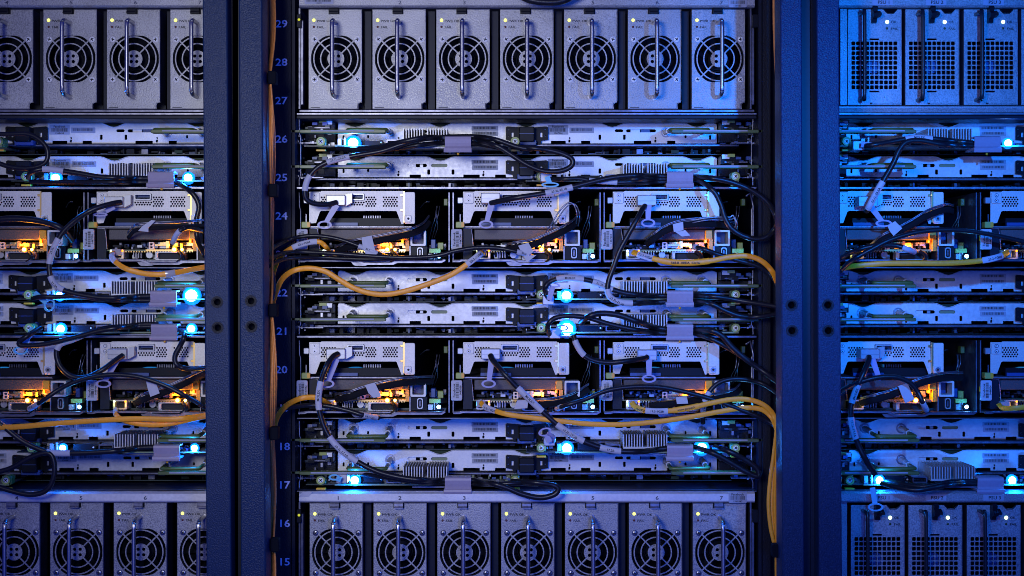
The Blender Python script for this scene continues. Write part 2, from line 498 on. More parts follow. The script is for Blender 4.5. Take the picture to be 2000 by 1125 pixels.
def psu_fan(x0, top, root_dx, label, group, bottom):
    """module with the round fan guard; built in the pixels of the first module of the top shelf"""
    fr = Frame(655, 18, 0)
    r = empty('power_supply', label, 'power supply', W(x0, top, 0), group)
    fp = []
    def A(n, k, f, off=(0, 0), label=None):
        host = fp[0] if n in ('screw', 'power_led', 'fail_led') else r
        o = part(n, ('psuA', k), f, fr, host, off, label)
        if n == 'face_plate': fp.append(o)
        return o
    def casing(b):
        
        b.box(603, 706.5, 50, 300, 19.5, 212, 'dark_paint')
        b.box(603, 605, 3.2, 50, 19.5, 212, 'rail_steel'); b.box(704.5, 706.5, 3.2, 50, 19.5, 200, 'rail_steel')
        b.box(605, 704.5, 3.2, 50, 19.5, 21, 'rail_steel'); b.box(605, 697, 3.2, 50, 210, 212, 'rail_steel')
    A('casing', 'casing', casing)
    def face(b):
        outl = [(603, 18.5), (707, 18.5), (707, 198), (706, 200), (699, 201), (698, 203), (698, 213), (603, 213)]
        hole = [(656 + 49 * math.cos(t), 115 + 49 * math.sin(t)) for t in [2 * math.pi * i / 40 for i in range(40)]]
        hole = [(max(656 - 48.3, min(656 + 48.3, x)), max(115 - 45.5, min(115 + 45.5, p))) for x, p in hole]
        holes = [hole, circ(613, 39.5, 2.6, 10), circ(613, 52.5, 2.2, 10)]
        b.fill(outl, holes, 0, 3, 'grained_steel')
        b.tube([(706.3, -0.6, 19), (706.3, -0.6, 198), (699.5, -0.6, 203), (699.5, -0.6, 212.6)], 1.0, 'edge_steel', n=5)
        b.tube([(603.6, -0.6, 212.6), (699, -0.6, 212.6)], 0.8, 'edge_steel', n=5)
        b.tube([(603.6, -0.6, 19), (706, -0.6, 19)], 0.7, 'edge_steel', n=5)
        b.box(607, 625, -0.3, 0, 209.5, 210.6, 'ink')
        b.text('PWR OK', 619, 41, 4.6, -0.3, 'ink', 'l', sx=1.15)
        b.text('FAIL', 619, 53, 4.6, -0.3, 'ink', 'l', sx=1.15)
    A('face_plate', 'face', face)
    def grille(b):
        cx, cp = 656, 115
        b.ring(cx, cp, 41.8, 44.2, -1.2, 1.4, 'grained_steel', 40)
        b.ring(cx, cp, 28.6, 30.9, -1.2, 1.4, 'grained_steel', 36)
        b.fill(circ(cx, cp, 16.5, 28), [circ(cx + a, cp + c, 3.3, 12) for a in (-5.4, 5.4) for c in (-5.4, 5.4)], -1.3, 1.3, 'grained_steel')
        for a in (45, 135, 225, 315):
            t = math.radians(a); ca, sa = math.cos(t), math.sin(t)
            q = [(cx + ca * 16 - sa * 1.3, cp + sa * 16 + ca * 1.3), (cx + ca * 57 - sa * 1.3, cp + sa * 57 + ca * 1.3),
                 (cx + ca * 57 + sa * 1.3, cp + sa * 57 - ca * 1.3), (cx + ca * 16 + sa * 1.3, cp + sa * 16 - ca * 1.3)]
            b.prism(q, -1.0, 1.2, 'grained_steel')
    A('fan_grille', 'grille', grille)
    def fan(b):
        cx, cp = 656, 115
        b.cyl(cx, cp, 19, 26, 40, 'fan_black', 24)
        b.ring(cx, cp, 20.5, 22, 24, 28, 'fan_black', 24)
        for i in range(7):
            t = 2 * math.pi * i / 7 + 0.2
            pts = [(20, 0), (46, 0.08), (46, 0.62), (20, 0.5)]
            v = [(cx + rr * math.cos(t + d), 24 + 14 * (d > 0.3), cp + rr * math.sin(t + d)) for rr, d in pts]
            v += [(x, y + 1.5, p) for x, y, p in v]
            b.add(v, [(0, 1, 2, 3), (7, 6, 5, 4), (0, 4, 5, 1), (1, 5, 6, 2), (2, 6, 7, 3), (3, 7, 4, 0)], 'fan_black')
        b.ring(cx, cp, 47, 49, 5, 42, 'fan_black', 30)
        b.cyl(cx, cp, 47, 42, 44, 'dark_void', 30)
    A('fan', 'fan', fan)
    b_rot = random.Random(int(x0 * 7 + top))
    for sx, sp in ((614.5, 77), (698, 77), (614.5, 155.5), (698, 155.5)):
        k = b_rot.randrange(4)
        A('screw', ('screw', k, bottom), lambda b, k=k: (b.cyl(655, 18, 6.2, -0.4, 2, 'edge_steel'), screw(b, 655, 18, -0.5, 5.6, 'satin_steel' if bottom else 'bright_screw', 0.2 + 0.4 * k)), (sx - 655, sp - 18))
    A('power_led', 'led', lambda b: b.dome(613, 39.5, 3.4, -0.2, 'led_yellow', 'led_yellow_rim', 0.6))
    A('fail_led', 'fail', lambda b: b.dome(613, 52.5, 2.4, 0.2, 'dull_red', depth=0.5))
    def handle(b):
        x = 655
        pts = [(x, 0, 46), (x, -30, 46), (x, -44, 47.5), (x, -52, 53), (x, -54, 62), (x, -54, 174), (x, -52, 183), (x, -44, 188.5), (x, -30, 190), (x, 0, 190)]
        b.tube(catmull(pts, 4), 4.1, 'satin_steel', n=12)
        for p in (46, 190): b.cyl(x, p, 5.6, -1.5, 1, 'edge_steel')
    A('handle', 'handle', handle)
    def latch(b):
        b.profile([(2, 16), (-9, 16), (-11, 19), (-11, 23), (-14, 26), (-14, 27.5), (-7, 27.5), (-6, 21), (2, 20)], 644, 661, 'black_plastic' if not bottom else 'edge_steel')
        b.box(642, 663, -2, 2, 15, 28, 'black_plastic')
    A('latch', ('latch', bottom), latch)
    return r

def psu_grid(x0, top, label, group):
    """right-hand rack: square-holed module, reference = first module of the top shelf (left edge 1656)"""
    fr = Frame(1708, 18, 0)
    r = empty('power_supply', label, 'power supply', W(x0, top, 0), group)
    fp = []
    def A(n, k, f, label=None):
        host = fp[0] if n in ('power_led', 'fail_led') else r
        o = part(n, ('psuB', k), f, fr, host, (0, 0), label)
        if n == 'face_plate': fp.append(o)
        return o
    A('casing', 'c', lambda b: (b.box(1657, 1760, 60, 300, 19, 205, 'dark_void'), b.box(1657, 1658.5, 3, 60, 19, 205, 'rail_steel'), b.box(1758.5, 1760, 3, 60, 19, 205, 'rail_steel')))
    def face(b):
        outl = [(1656, 18.5), (1727, 18.5), (1733, 25), (1745, 25), (1752, 18.5), (1761, 18.5), (1761, 205), (1656, 205)]
        hs = [rrect(1663 + i * 9.1, 81 + j * 9.5, 1663 + i * 9.1 + 7.4, 81 + j * 9.5 + 7.6, 1.2, 1) for i in range(10) for j in range(10)]
        hs += [slot(1698, 75, 1717, 78.4), slot(1698, 177, 1717, 180.4), circ(1732.5, 43, 3, 10), circ(1732.5, 55.5, 2.4, 10)]
        b.fill(outl, hs, 0, 2.5, 'grained_steel')
        b.tube([(1726, -0.6, 18.6), (1733, -0.6, 26), (1745, -0.6, 26), (1752, -0.6, 18.6)], 1.0, 'black_plastic', n=5)
        b.tube([(1760.3, -0.6, 19), (1760.3, -0.6, 204.5)], 0.8, 'edge_steel', n=5)
        b.box(1704, 1759, -0.5, 0, 202.6, 203.8, 'ink')
        b.box(1699, 1704, -0.5, 0, 200.5, 203.8, 'ink')
        b.text('OK', 1740, 43, 4.4, -0.3, 'ink', 'l', sx=1.15)
        b.text('FAIL', 1740, 56, 4.4, -0.3, 'ink', 'l', sx=1.15)
    A('face_plate', 'f', face)
    def inside(b):
        b.cyl(1709, 128, 40, 22, 40, 'fan_black', 24); b.cyl(1709, 128, 14, 14, 22, 'port_blue', 18)
    A('fan', 'fan', inside)
    A('power_led', 'l', lambda b: b.dome(1732.5, 43, 3.9, -0.2, 'led_pale', 'led_pale_rim', 0.6))
    A('fail_led', 'l2', lambda b: b.dome(1732.5, 55.5, 2.6, 0.2, 'dull_green', depth=0.5))
    def handle(b):
        x = 1679
        pts = [(x, 0, 29), (x, -20, 29), (x + 1, -30, 31), (x + 1.5, -36, 38), (x + 1.5, -36, 186), (x + 1, -30, 194), (x, -20, 196), (x, 0, 196)]
        b.tube(catmull(pts, 4), 3.6, 'handle_black', n=10)
    A('handle', 'h', handle)
    def latch(b):
        b.profile([(2, 14), (-16, 14), (-20, 18), (-18, 24), (-26, 30), (-24, 36), (-12, 40), (-10, 46), (2, 46)], 1701, 1710, 'black_plastic')
        b.profile([(-14, 24), (-26, 29), (-26, 34), (-12, 36)], 1710, 1716, 'black_plastic')
    A('latch', 'la', latch)
    return r

def sticker(b, x0, p0, x1, p1, y, title=None, num=None, seed=1, m='grey_label', ink='ink', k=0.9):
    b.prism(rrect(x0, p0, x1, p1, 1.2, 2), y - 0.4, y, m)
    h = p1 - p0; q = y - 0.7
    if title:
        b.text(title, (x0 + x1) / 2, p0 + h * 0.17, h * 0.22, q, ink)
        b.bars(x0 + 4, x1 - 4, p0 + h * 0.34, p0 + h * 0.70, q, ink, seed, k=k)
        b.text(num, (x0 + x1) / 2, p0 + h * 0.85, h * 0.18, q, ink)
    else:
        b.bars(x0 + 4, x1 - 4, p0 + h * 0.16, p0 + h * 0.66, q, ink, seed, k=k)
        if num: b.text(num, (x0 + x1) / 2, p0 + h * 0.84, h * 0.16, q, ink)

def power_shelf(rack, dx, top, where):
    """top = photo row of the module top edge (18 or 981)"""
    o = top - 18.0
    fr = Frame(1028 + dx, top, 0)
    r = empty('power_shelf', {
        ('left', 'top'): 'grey steel power shelf at the top of the left rack, numbered 4, 5, 6',
        ('left', 'bottom'): 'grey steel power shelf at the bottom of the left rack, numbered 4, 5, 6',
        ('middle', 'top'): 'grey steel power shelf numbered 1 to 7 at the top of the middle rack',
        ('middle', 'bottom'): 'grey steel power shelf numbered 1 to 7 at the bottom of the middle rack',
        ('right', 'top'): 'blue-lit power shelf marked PSU 1, 2, 3 at the top of the right rack',
        ('right', 'bottom'): 'blue-lit power shelf marked PSU 1, 2, 3 at the bottom of the right rack'}[(rack, where)],
        'power shelf', W(1028 + dx, top, 0), 'power shelves')
    b0, b1 = 586 + dx, 1472 + dx
    rb = rack == 'right'
    def header(b):
        b.profile([(-12, -2 + o), (-14, 0 + o), (-14, 13 + o), (-11, 16.5 + o), (6, 16.5 + o), (6, -4 + o), (-9, -4 + o)], b0 + (0 if not rb else -4), b1, 'plate_steel' if where == 'bottom' and not rb else 'grained_steel')
        if rb:
            for i in range(4):
                x = 694 + i * 103 + dx + (i >= 0) * 0 - 3
                x = [1720, 1824, 1936, 2050][i]
                b.box(x - 20, x + 20, -14.6, -14.2, 1 + o, 13 + o, 'grey_label')
                b.text('PSU %d' % (i + 1), x + 2, 7 + o, 6.4, -15, 'ink', sx=1.1)
        else:
            for i in range(7):
                if i or where == 'bottom': b.text(str(i + 1), 657 + i * 125 + dx + 4 * (i == 0), 7.5 + o, 7.0, -14.5, 'faint_ink', sx=1.3)
    part('header_bar', None, header, fr, r)
    def lip(b):
        pb = 214 if not rb else 207
        b.profile([(-4, pb + o), (-7, pb + 2 + o), (-7, pb + 5 + o), (-4, 220 + o), (300, 220 + o), (300, pb + o)], b0, b1, 'rail_steel' if not rb else 'grained_steel')
    part('base_lip', None, lip, fr, r)
    def sides(b):
        for x, sg in ((b0 - 4, 1), (b1 - 10, -1)):
            b.profile([(-4, 17 + o), (-4, 213 + o), (240, 213 + o), (240, 17 + o)], x + 2, x + 5, 'rail_steel')
            b.rbox(x + 5, x + 11, -3, 20, 40 + o, 205 + o, 'rail_steel')
            b.rbox(x - 1 if sg > 0 else x + 6, x + 8 if sg > 0 else x + 17, -14, 6, 30 + o, 56 + o, 'black_plastic')
            b.box(x + 3, x + 7, -1, 20, 60 + o, 200 + o, 'edge_steel')
        n = 7 if not rb else 8
        for i in range(1, n):   # dividers seen between the modules
            x = (705 + 125 * (i - 1) + 3 if not rb else 1762.5 + 113 * (i - 1) - 1030) + (dx if not rb else 1030)
            b.box(x + 2, x + (15 if not rb else 5), 24, 240, 18 + o, 213 + o, 'dark_paint')
        b.box(b0, b1, 300, 304, 16 + o, 214 + o, 'dark_void')
        if rb: b.box(1641, 1654, -2, 60, 18 + o, 205 + o, 'grained_steel')
    part('side_flanges', None, sides, fr, r)
    if rack == 'middle':
        nm = '1560371' if where == 'top' else '1560343'
        part('asset_label', None, lambda b: sticker(b, 1421, -3 + o, 1456, 17 + o, -15, 'Facebook', nm, 5), fr, r)
        if where == 'top':
            part('barcode_label', None, lambda b: sticker(b, 597, -3 + o, 653, 11 + o, -15, None, '1560371', 9), fr, r)
        else:
            part('barcode_label', None, lambda b: b.prism([(592, -4 + o), (612, -4 + o), (605, 5 + o), (586, 5 + o)], -15.5, -15, 'white_label'), fr, r)
        part('status_led', None, lambda b: b.dome(586, 41 + o, 2.6, -15, 'led_yellow_rim', depth=0.6), fr, r)
    return r

for rk, dx in RACKS:
    for where, top in (('top', 18.0), ('bottom', 981.0)):
        d = off_at(rk, top)
        power_shelf(rk, d, top, where)
        if rk == 'middle':
            for i in range(7):
                x = 655 + 124.7 * i + (2 if where == 'bottom' else 0)
                psu_fan(x, top + (0 if where == 'top' else 1), 0, 'fan power supply under number %d on the %s shelf, middle rack' % (i + 1, where),
                        'fan-cooled power supplies with bar handles', where == 'bottom')
        elif rk == 'left':
            for i in (3, 4, 5, 6):
                x = 655 + 124.0 * i + d + (0 if where == 'top' else -5.5)
                extra = ', cut by the photo edge' if i == 3 else (', half hidden by the upright' if i == 6 else '')
                psu_fan(x, top, 0, '%s fan power supply, %s shelf of left rack%s' % (['leftmost', 'second', 'third', 'rightmost'][i - 3], where, extra),
                        'fan-cooled power supplies with bar handles', where == 'bottom')
        else:
            for i in range(4):
                x = [1708, 1820.5, 1934.5, 2047][i] + (d - 1030)
                psu_grid(x, top + (0 if where == 'top' else 5), 'blue-lit grid-vented power supply %s, %s shelf of right rack' %
                         (['under PSU 1', 'under PSU 2', 'under PSU 3', 'at the very right edge'][i], where), 'grid-vented power supplies with black handles')

# ------------------------------------------------------------------ thin server trays (pairs of plates)
YT = 115.0
KT = K(YT)
def q(px, y): return 1000 + (px - 1000) * K(y) / KT        # photo px at depth y -> tray px

def tray(rack, top, halfs, leds, label, tagtxt, cyan=False):
    """top = photo row of the plate's top edge at depth YT. halfs = (left_has_board, right_has_board)"""
    orig = Frame(1028, 0, YT)
    dx = off_at(rack, top) / KT
    r = empty('server_tray', label, 'server tray', W(1028 + dx, top, YT), 'thin steel server trays stacked in pairs')
    fp = []
    def A(n, k, f, off=(0, 0), lab=None):
        host = fp[0] if n in ('barcode_sticker', 'asset_sticker') else r
        o = part(n, ('tray', k) if k is not None else None, f, orig, host, off, lab)
        if n == 'front_plate': fp.append(o)
        return o
    def plate(b):
        top_e = [(662, 0.5)]
        for c in (694, 860, 1028, 1196, 1361):
            for i in range(9):
                t = -1 + 2 * i / 8
                top_e.append((c + 29 * t, 8.5 * 0.5 * (1 + math.cos(math.pi * t))))
        top_e += [(1394, 1.0), (1400, 4)]
        bot = [(1400, 41), (1397, 41), (662, 41)]
        bot = [(1400, 40)]
        for x0, x1, d in ((1303, 1319, 5), (1238, 1272, 5), (1135, 1153, 5), (1076, 1105, 5), (967, 988, 5), (905, 937, 5), (800, 822, 5), (655.5, 772, 0)):
            if d: bot += [(x1, 40), (x1, 40 - d), (x0, 40 - d), (x0, 40)]
        bot += [(660, 40), (660, 4)]
        hs = [slot(796, 14, 834, 20.5), slot(842, 14, 874, 20.5), slot(1201, 12.5, 1217, 18), slot(1223, 12.5, 1281, 18.5),
              rrect(834.5, 25, 840, 35, 1, 1), rrect(882, 25, 887.5, 35, 1, 1), rrect(1169, 23, 1174, 33, 1, 1), rrect(1217, 23, 1222, 33, 1, 1),
              rrect(669, 24, 673, 32, 1, 1), rrect(717, 24, 721, 30, 1, 1), rrect(1385, 24, 1389, 33, 1, 1), rrect(1337, 24, 1341, 30, 1, 1)]
        for x in (778, 944, 1112, 1280):
            hs.append([(x - 2, 38), (x - 2, 34), (x + 1, 32), (x - 1, 30), (x - 1, 28), (x + 2, 28), (x + 2, 31), (x + 1, 33), (x + 2.4, 34), (x + 1.5, 38.5)])
        b.fill(top_e + bot, hs, YT, YT + 3, 'plate_steel')
        b.tube([(x, YT - 1, p) for x, p in top_e], 0.9, 'plate_steel', n=5)
        b.box(675, 1385, YT + 10, YT + 60, 2, 9, 'dark_green')
        b.box(820, 826, YT + 4, YT + 9, 15, 20, 'plug_steel'); b.box(1232, 1250, YT + 4, YT + 9, 12, 19, 'plate_steel')
        b.box(796, 812, YT + 5, YT + 9, 14, 21, 'plate_steel'); b.box(842, 874, YT + 5, YT + 9, 14, 21, 'board_edge')
        b.box(1252, 1270, YT + 6, YT + 9, 12, 19, 'port_blue')
        b.box(662, 1398, YT + 60, YT + 64, 2, 42, 'dark_void')
    A('front_plate', 'plate', plate)
    A('base_lip', 'lip', lambda b: b.profile([(YT - 8, 42), (YT - 10, 43.5), (YT - 10, 46), (YT - 8, 47.5), (YT + 260, 47.5), (YT + 260, 42)], 617, 1442, 'rail_steel'))
    # barcode stickers
    A('barcode_sticker', 'st1', lambda b: (sticker(b, 921, 6, 973, 15.5, YT, None, None, 3), sticker(b, 922, 16.5, 973, 26, YT, None, None, 4)))
    A('barcode_sticker', 'st2', lambda b: sticker(b, 1112, 9, 1160, 20, YT, None, None, 7, ink='faint_ink'))
    A('asset_sticker', None, lambda b: sticker(b, 1070, 4, 1110, 23, YT, 'Facebook', tagtxt, int(tagtxt) % 97, k=0.8))
    # black latch bracket in the middle
    def bracket(b):
        y = YT - 12
        for sg in (-1, 1):
            pts = [(12, 10), (38, 8), (41, 10), (41, 34), (28, 36), (26, 44), (16, 44), (14, 34), (12, 30)]
            pts = [(1029 + sg * a, c) for a, c in pts]
            hs = [rrect(*(1029 + sg * 28 - 2.3, 20, 1029 + sg * 28 + 2.3, 29), 0.6, 1), circ(1029 + sg * 36, 14, 1.5, 8), circ(1029 + sg * 36, 27, 1.5, 8), circ(1029 + sg * 20, 40, 2, 8)]
            b.fill(pts, hs, y, y + 3, 'black_plastic')
            b.box(1029 + sg * 28 - 2, 1029 + sg * 28 + 2, y + 5, y + 8, 20, 29, 'plate_steel')
        b.rbox(1014, 1043, y - 26, y + 4, 11, 40, 'black_plastic', 2, 1.5)
        b.box(1014.5, 1042.5, y - 28, y - 26, 24, 25, 'port_blue')
        b.rbox(1010, 1047, y - 16, y + 4, 36, 46, 'port_blue', 1, 1)
    A('latch_bracket', 'brk', bracket)
    # loops that lift each half
    def loop(b, sg):
        c0, c1 = (691, 762) if sg < 0 else (1370, 1300)
        for c in (c0, c1):
            b.ring(c, 18.5, 7.0, 9.8, YT - 3, YT, 'edge_steel', 22)
            b.tube([(c, YT, 18.5), (c, YT - 30, 19), (c, YT - 60, 22)], 5.4, 'plate_steel', n=12)
        U = [(c0, YT - 55, 22), (c0, YT - 96, 23.5), (c0 - sg * 6, YT - 108, 24), (c1 + sg * 6, YT - 108, 24), (c1, YT - 96, 23.5), (c1, YT - 55, 22)]
        b.tube(catmull(U, 5), 3.7, 'green_plastic', n=10)
        e = 604 if sg < 0 else 1460
        b.prism(rrect(min(c1, e) - 2, 26.5, max(c1, e) + 2, 33, 3, 3), YT - 135, YT - 118, 'green_plastic', 1)
        b.box(min(c1, e) + 20, max(c1, e) - 20, YT - 136, YT - 135, 27.5, 30, 'grey_label')
        e2 = 585 if sg < 0 else 1482
        b.box(min(e, e2), max(e, e2), YT - 130, YT - 120, 27, 31, 'green_plastic')
    A('lift_loop', 'loopL', lambda b: loop(b, -1)); A('lift_loop', 'loopR', lambda b: loop(b, 1))
    def ends(b, sg):
        mx = (lambda x: x) if sg < 0 else (lambda x: 2058 - x)
        def bx(x0, x1, y0, y1, p0, p1, m): a, c = sorted((mx(x0), mx(x1))); b.box(a, c, y0, y1, p0, p1, m)
        bx(622, 656, 70, 120, 2, 18, 'black_plastic'); bx(640, 654, 66, 80, 0, 8, 'plate_steel'); bx(630, 644, 62, 72, -1, 5, 'lime_plastic')
        bx(600, 656, 90, 130, 20, 40, 'rough_black'); bx(606, 650, 60, 90, 14, 16, 'rail_steel')
        bx(592, 640, 40, 60, 45, 47, 'rail_steel'); bx(634, 638, 50, 60, 18, 26, 'edge_steel')
        x0, x1 = sorted((mx(590), mx(655)))
        b.greeble(x0, x1, 55, 110, 2, 46, 26, ['black_plastic', 'rail_steel', 'black_plastic', 'circuit_board', 'port_blue'], 11, 2, 13)
        b.greeble(*sorted((mx(586), mx(612))), 20, 50, 30, 56, 9, ['edge_steel', 'plug_steel', 'rail_steel', 'white_label'], 4, 1.5, 5)
    A('end_connector', 'endL', lambda b: ends(b, -1)); A('end_connector', 'endR', lambda b: ends(b, 1))
    def deep(b):
        b.greeble(620, 1430, 125, 240, 49, 60, 120, ['black_plastic', 'dark_paint', 'circuit_board', 'black_plastic', 'rail_steel', 'dark_green', 'port_blue', 'black_plastic', 'dark_paint'], 77, 2, 16)
        b.box(620, 1430, 125, 250, 60, 61.5, 'circuit_board')
    A('inner_components', 'deep', deep)
    # boards with heat sink, clip and ports below the plate
    for hi, has in enumerate(halfs):
        if not has: continue
        so = hi * 416.0
        def board(b, hi=hi, so=0):
            Q = lambda x, y: q(x, y)
            b.box(Q(600, 30), Q(1010, 30), 10, YT - 2, 53.5, 55.5, 'circuit_board')
            b.box(Q(655, 20), Q(1012, 20), 8, 10, 53.2, 56, 'board_edge')
            b.rbox(Q(660, 30), Q(668, 30), 22, 60, 39, 54, 'plug_steel', 1, .5)
            b.rbox(Q(672, 28), Q(676, 28), 20, 60, 37, 54, 'plug_steel', 1, .5)
            b.box(Q(702, 40), Q(745, 40), 40, 90, 42, 54, 'black_plastic')
            b.ring(Q(745, 30), 46.5, 1.6, 4.6, 24, 60, 'black_plastic', 14); b.dome(Q(745, 30), 46.5, 2.2, 25, 'bright_screw')
            b.fill(rrect(Q(755, 30), 41, Q(784, 30), 53, 1.5), [rrect(Q(757.5, 30), 43.5, Q(781.5, 30), 51, 1, 1)], 24, 60, 'rail_steel')
            b.box(Q(758, 30), Q(781, 30), 40, 60, 45, 49, 'black_plastic')
            b.ring(Q(793, 30), 47.5, 1.6, 4.2, 24, 60, 'black_plastic', 14); b.dome(Q(793, 30), 47.5, 2.0, 25, 'bright_screw')
            b.greeble(Q(798, 40), Q(1000, 40), 30, 95, 45, 54, 40, ['black_plastic', 'plug_steel', 'rail_steel', 'port_blue', 'black_plastic', 'board_edge'], 21, 1.5, 9)
            b.greeble(Q(600, 40), Q(655, 40), 30, 95, 42, 54, 14, ['black_plastic', 'rail_steel', 'plug_steel'], 23, 1.5, 8)
            b.box(Q(805, 0), Q(900, 0), 2, 6, 57, 59.5, 'rail_steel')
        A('circuit_board', 'board', board, (so, 0))
        def sink(b):
            x0, x1 = q(787, 10), q(873, 10)
            b.box(x0, x1, 12, 108, 44.5, 48, 'fin_aluminium')
            n = 17
            for i in range(n):
                if i == 8: continue
                x = x0 + (x1 - x0 - 1.7) * i / (n - 1)
                b.box(x, x + 1.7, 12, 108, 21, 44.5, 'fin_aluminium')
        A('heat_sink', 'sink', sink, (so, 0))
        def clip(b):
            YC = -12
            x0, x1 = q(868, YC), q(921, YC)
            b.profile([(YC + 30, 38), (YC + 2, 38), (YC - 2, 40), (YC - 3, 44), (YC - 1.5, 51), (YC, 56), (YC - 3, 60), (YC + 1, 61), (YC + 4, 57), (YC + 2, 51), (YC + 0.5, 44), (YC + 3, 41), (YC + 30, 41)], x0 + 1, x1 - 1, 'lilac_plastic', False)
            b.profile([(YC - 2, 59.5), (YC - 5, 61), (YC - 6, 65), (YC - 4.5, 68.5), (YC - 2, 68.5), (YC - 2, 64), (40, 64), (40, 61)], x0 - 1, x1, 'lilac_plastic', False)
            b.box((x0 + x1) / 2 - 3, (x0 + x1) / 2 + 3, -4, 20, 64.2, 66, 'lilac_plastic')
            b.dome((x0 + x1) / 2, 71, 2.4, YC + 4, 'yellow_plastic')
        A('cable_clip', 'clip', clip, (so, 0))
        def knob(b, x):
            xx = q(x, 12)
            b.prism(rrect(xx - 9, 37, xx + 9, 57, 6, 4), 14, 34, 'green_plastic', 1.5)
            b.cyl(xx, 46, 8.4, 8, 16, 'green_plastic', 20)
            b.ring(xx, 46, 5.4, 8.2, 6, 10, 'lime_plastic', 20)
            screw(b, xx, 46, 8, 5.2, 'bright_screw', 0.8)
            b.rbox(xx - 9, xx + 9, 8, 20, 61, 64.5, 'yellow_plastic', 1, .6)
        A('thumb_screw', 'knL', lambda b: knob(b, 627), (so, 0)); A('thumb_screw', 'knR', lambda b: knob(b, 1006), (so, 0))
    for (x, pw, rad) in leds:
        rad *= 1.22 if rad > 4 else 1.0
        xx = q(x, 26)
        def led(b, rad=rad):
            b.dome(1028, 48, rad * 1.5, 27, 'led_blue_rim', depth=0.5); b.dome(1028, 48, rad * 0.95, 26 - rad * 0.4, 'led_blue', depth=0.7)  # wide azure dome added round the core so the LED seems to glow larger
            b.rbox(1028 - 5, 1028 + 5, 26, 60, 44, 53, 'black_plastic', 1, .5)
        A('status_led', ('led', rad), led, (xx - 1028, 0))
        l = glow(r, xx, 47, -6, Frame(1028, 0, YT), pw * 4.6, (0.003, 0.165, 1.0), 0.002)
    return r

TR = []
ROWS = [(240, 'upper tray of the pair beside unit numbers 26 and 25', (1, 0)),
        (306, 'lower tray of the pair beside unit numbers 26 and 25', (0, 1)),
        (529, 'upper tray of the pair beside unit numbers 22 and 21', (0, 1)),
        (592, 'lower tray of the pair beside unit numbers 22 and 21', (0, 1)),
        (818, 'upper tray of the pair beside unit numbers 18 and 17', (0, 1)),
        (879, 'lower tray of the pair beside unit numbers 18 and 17', (1, 0))]
PW = 0.055
LED = {('middle', 240): [(690, PW, 8.5)], ('middle', 306): [(1369, PW * 0.25, 2.6)], ('middle', 529): [(1106, PW, 7.5)],
       ('middle', 592): [(1107, PW * 1.6, 10)], ('middle', 818): [(1107, PW * 0.9, 7.5), (1370, PW * 1.3, 8.5)], ('middle', 879): [(693, PW * 0.8, 6.5)],
       ('left', 306): [(1111, PW * 1.0, 6.5), (1369, PW * 0.9, 6.8)], ('left', 529): [(1113, PW * 0.8, 6), (1371, PW * 1.8, 10)],
       ('left', 592): [(1114, PW * 0.9, 6.5), (1369, PW * 0.8, 6)], ('left', 818): [(1113, PW * 0.6, 5), (1370, PW * 0.7, 5)],
       ('right', 240): [(947, PW * 0.8, 6)], ('right', 879): [(690, PW * 0.8, 6), (949, PW * 1.0, 6)]}
TAGN = {('middle', 240): '1367944', ('middle', 306): '1367996', ('left', 240): '1368434'}
n_ = 0
for rk, dx in RACKS:
    for top, txt, halfs in ROWS:
        n_ += 1
        ex = {'left': ', left rack', 'middle': ', middle rack', 'right': ', right rack'}[rk]
        TR.append(tray(rk, top, halfs, LED.get((rk, top), []), txt + ex, TAGN.get((rk, top), str(1366000 + n_ * 137))))

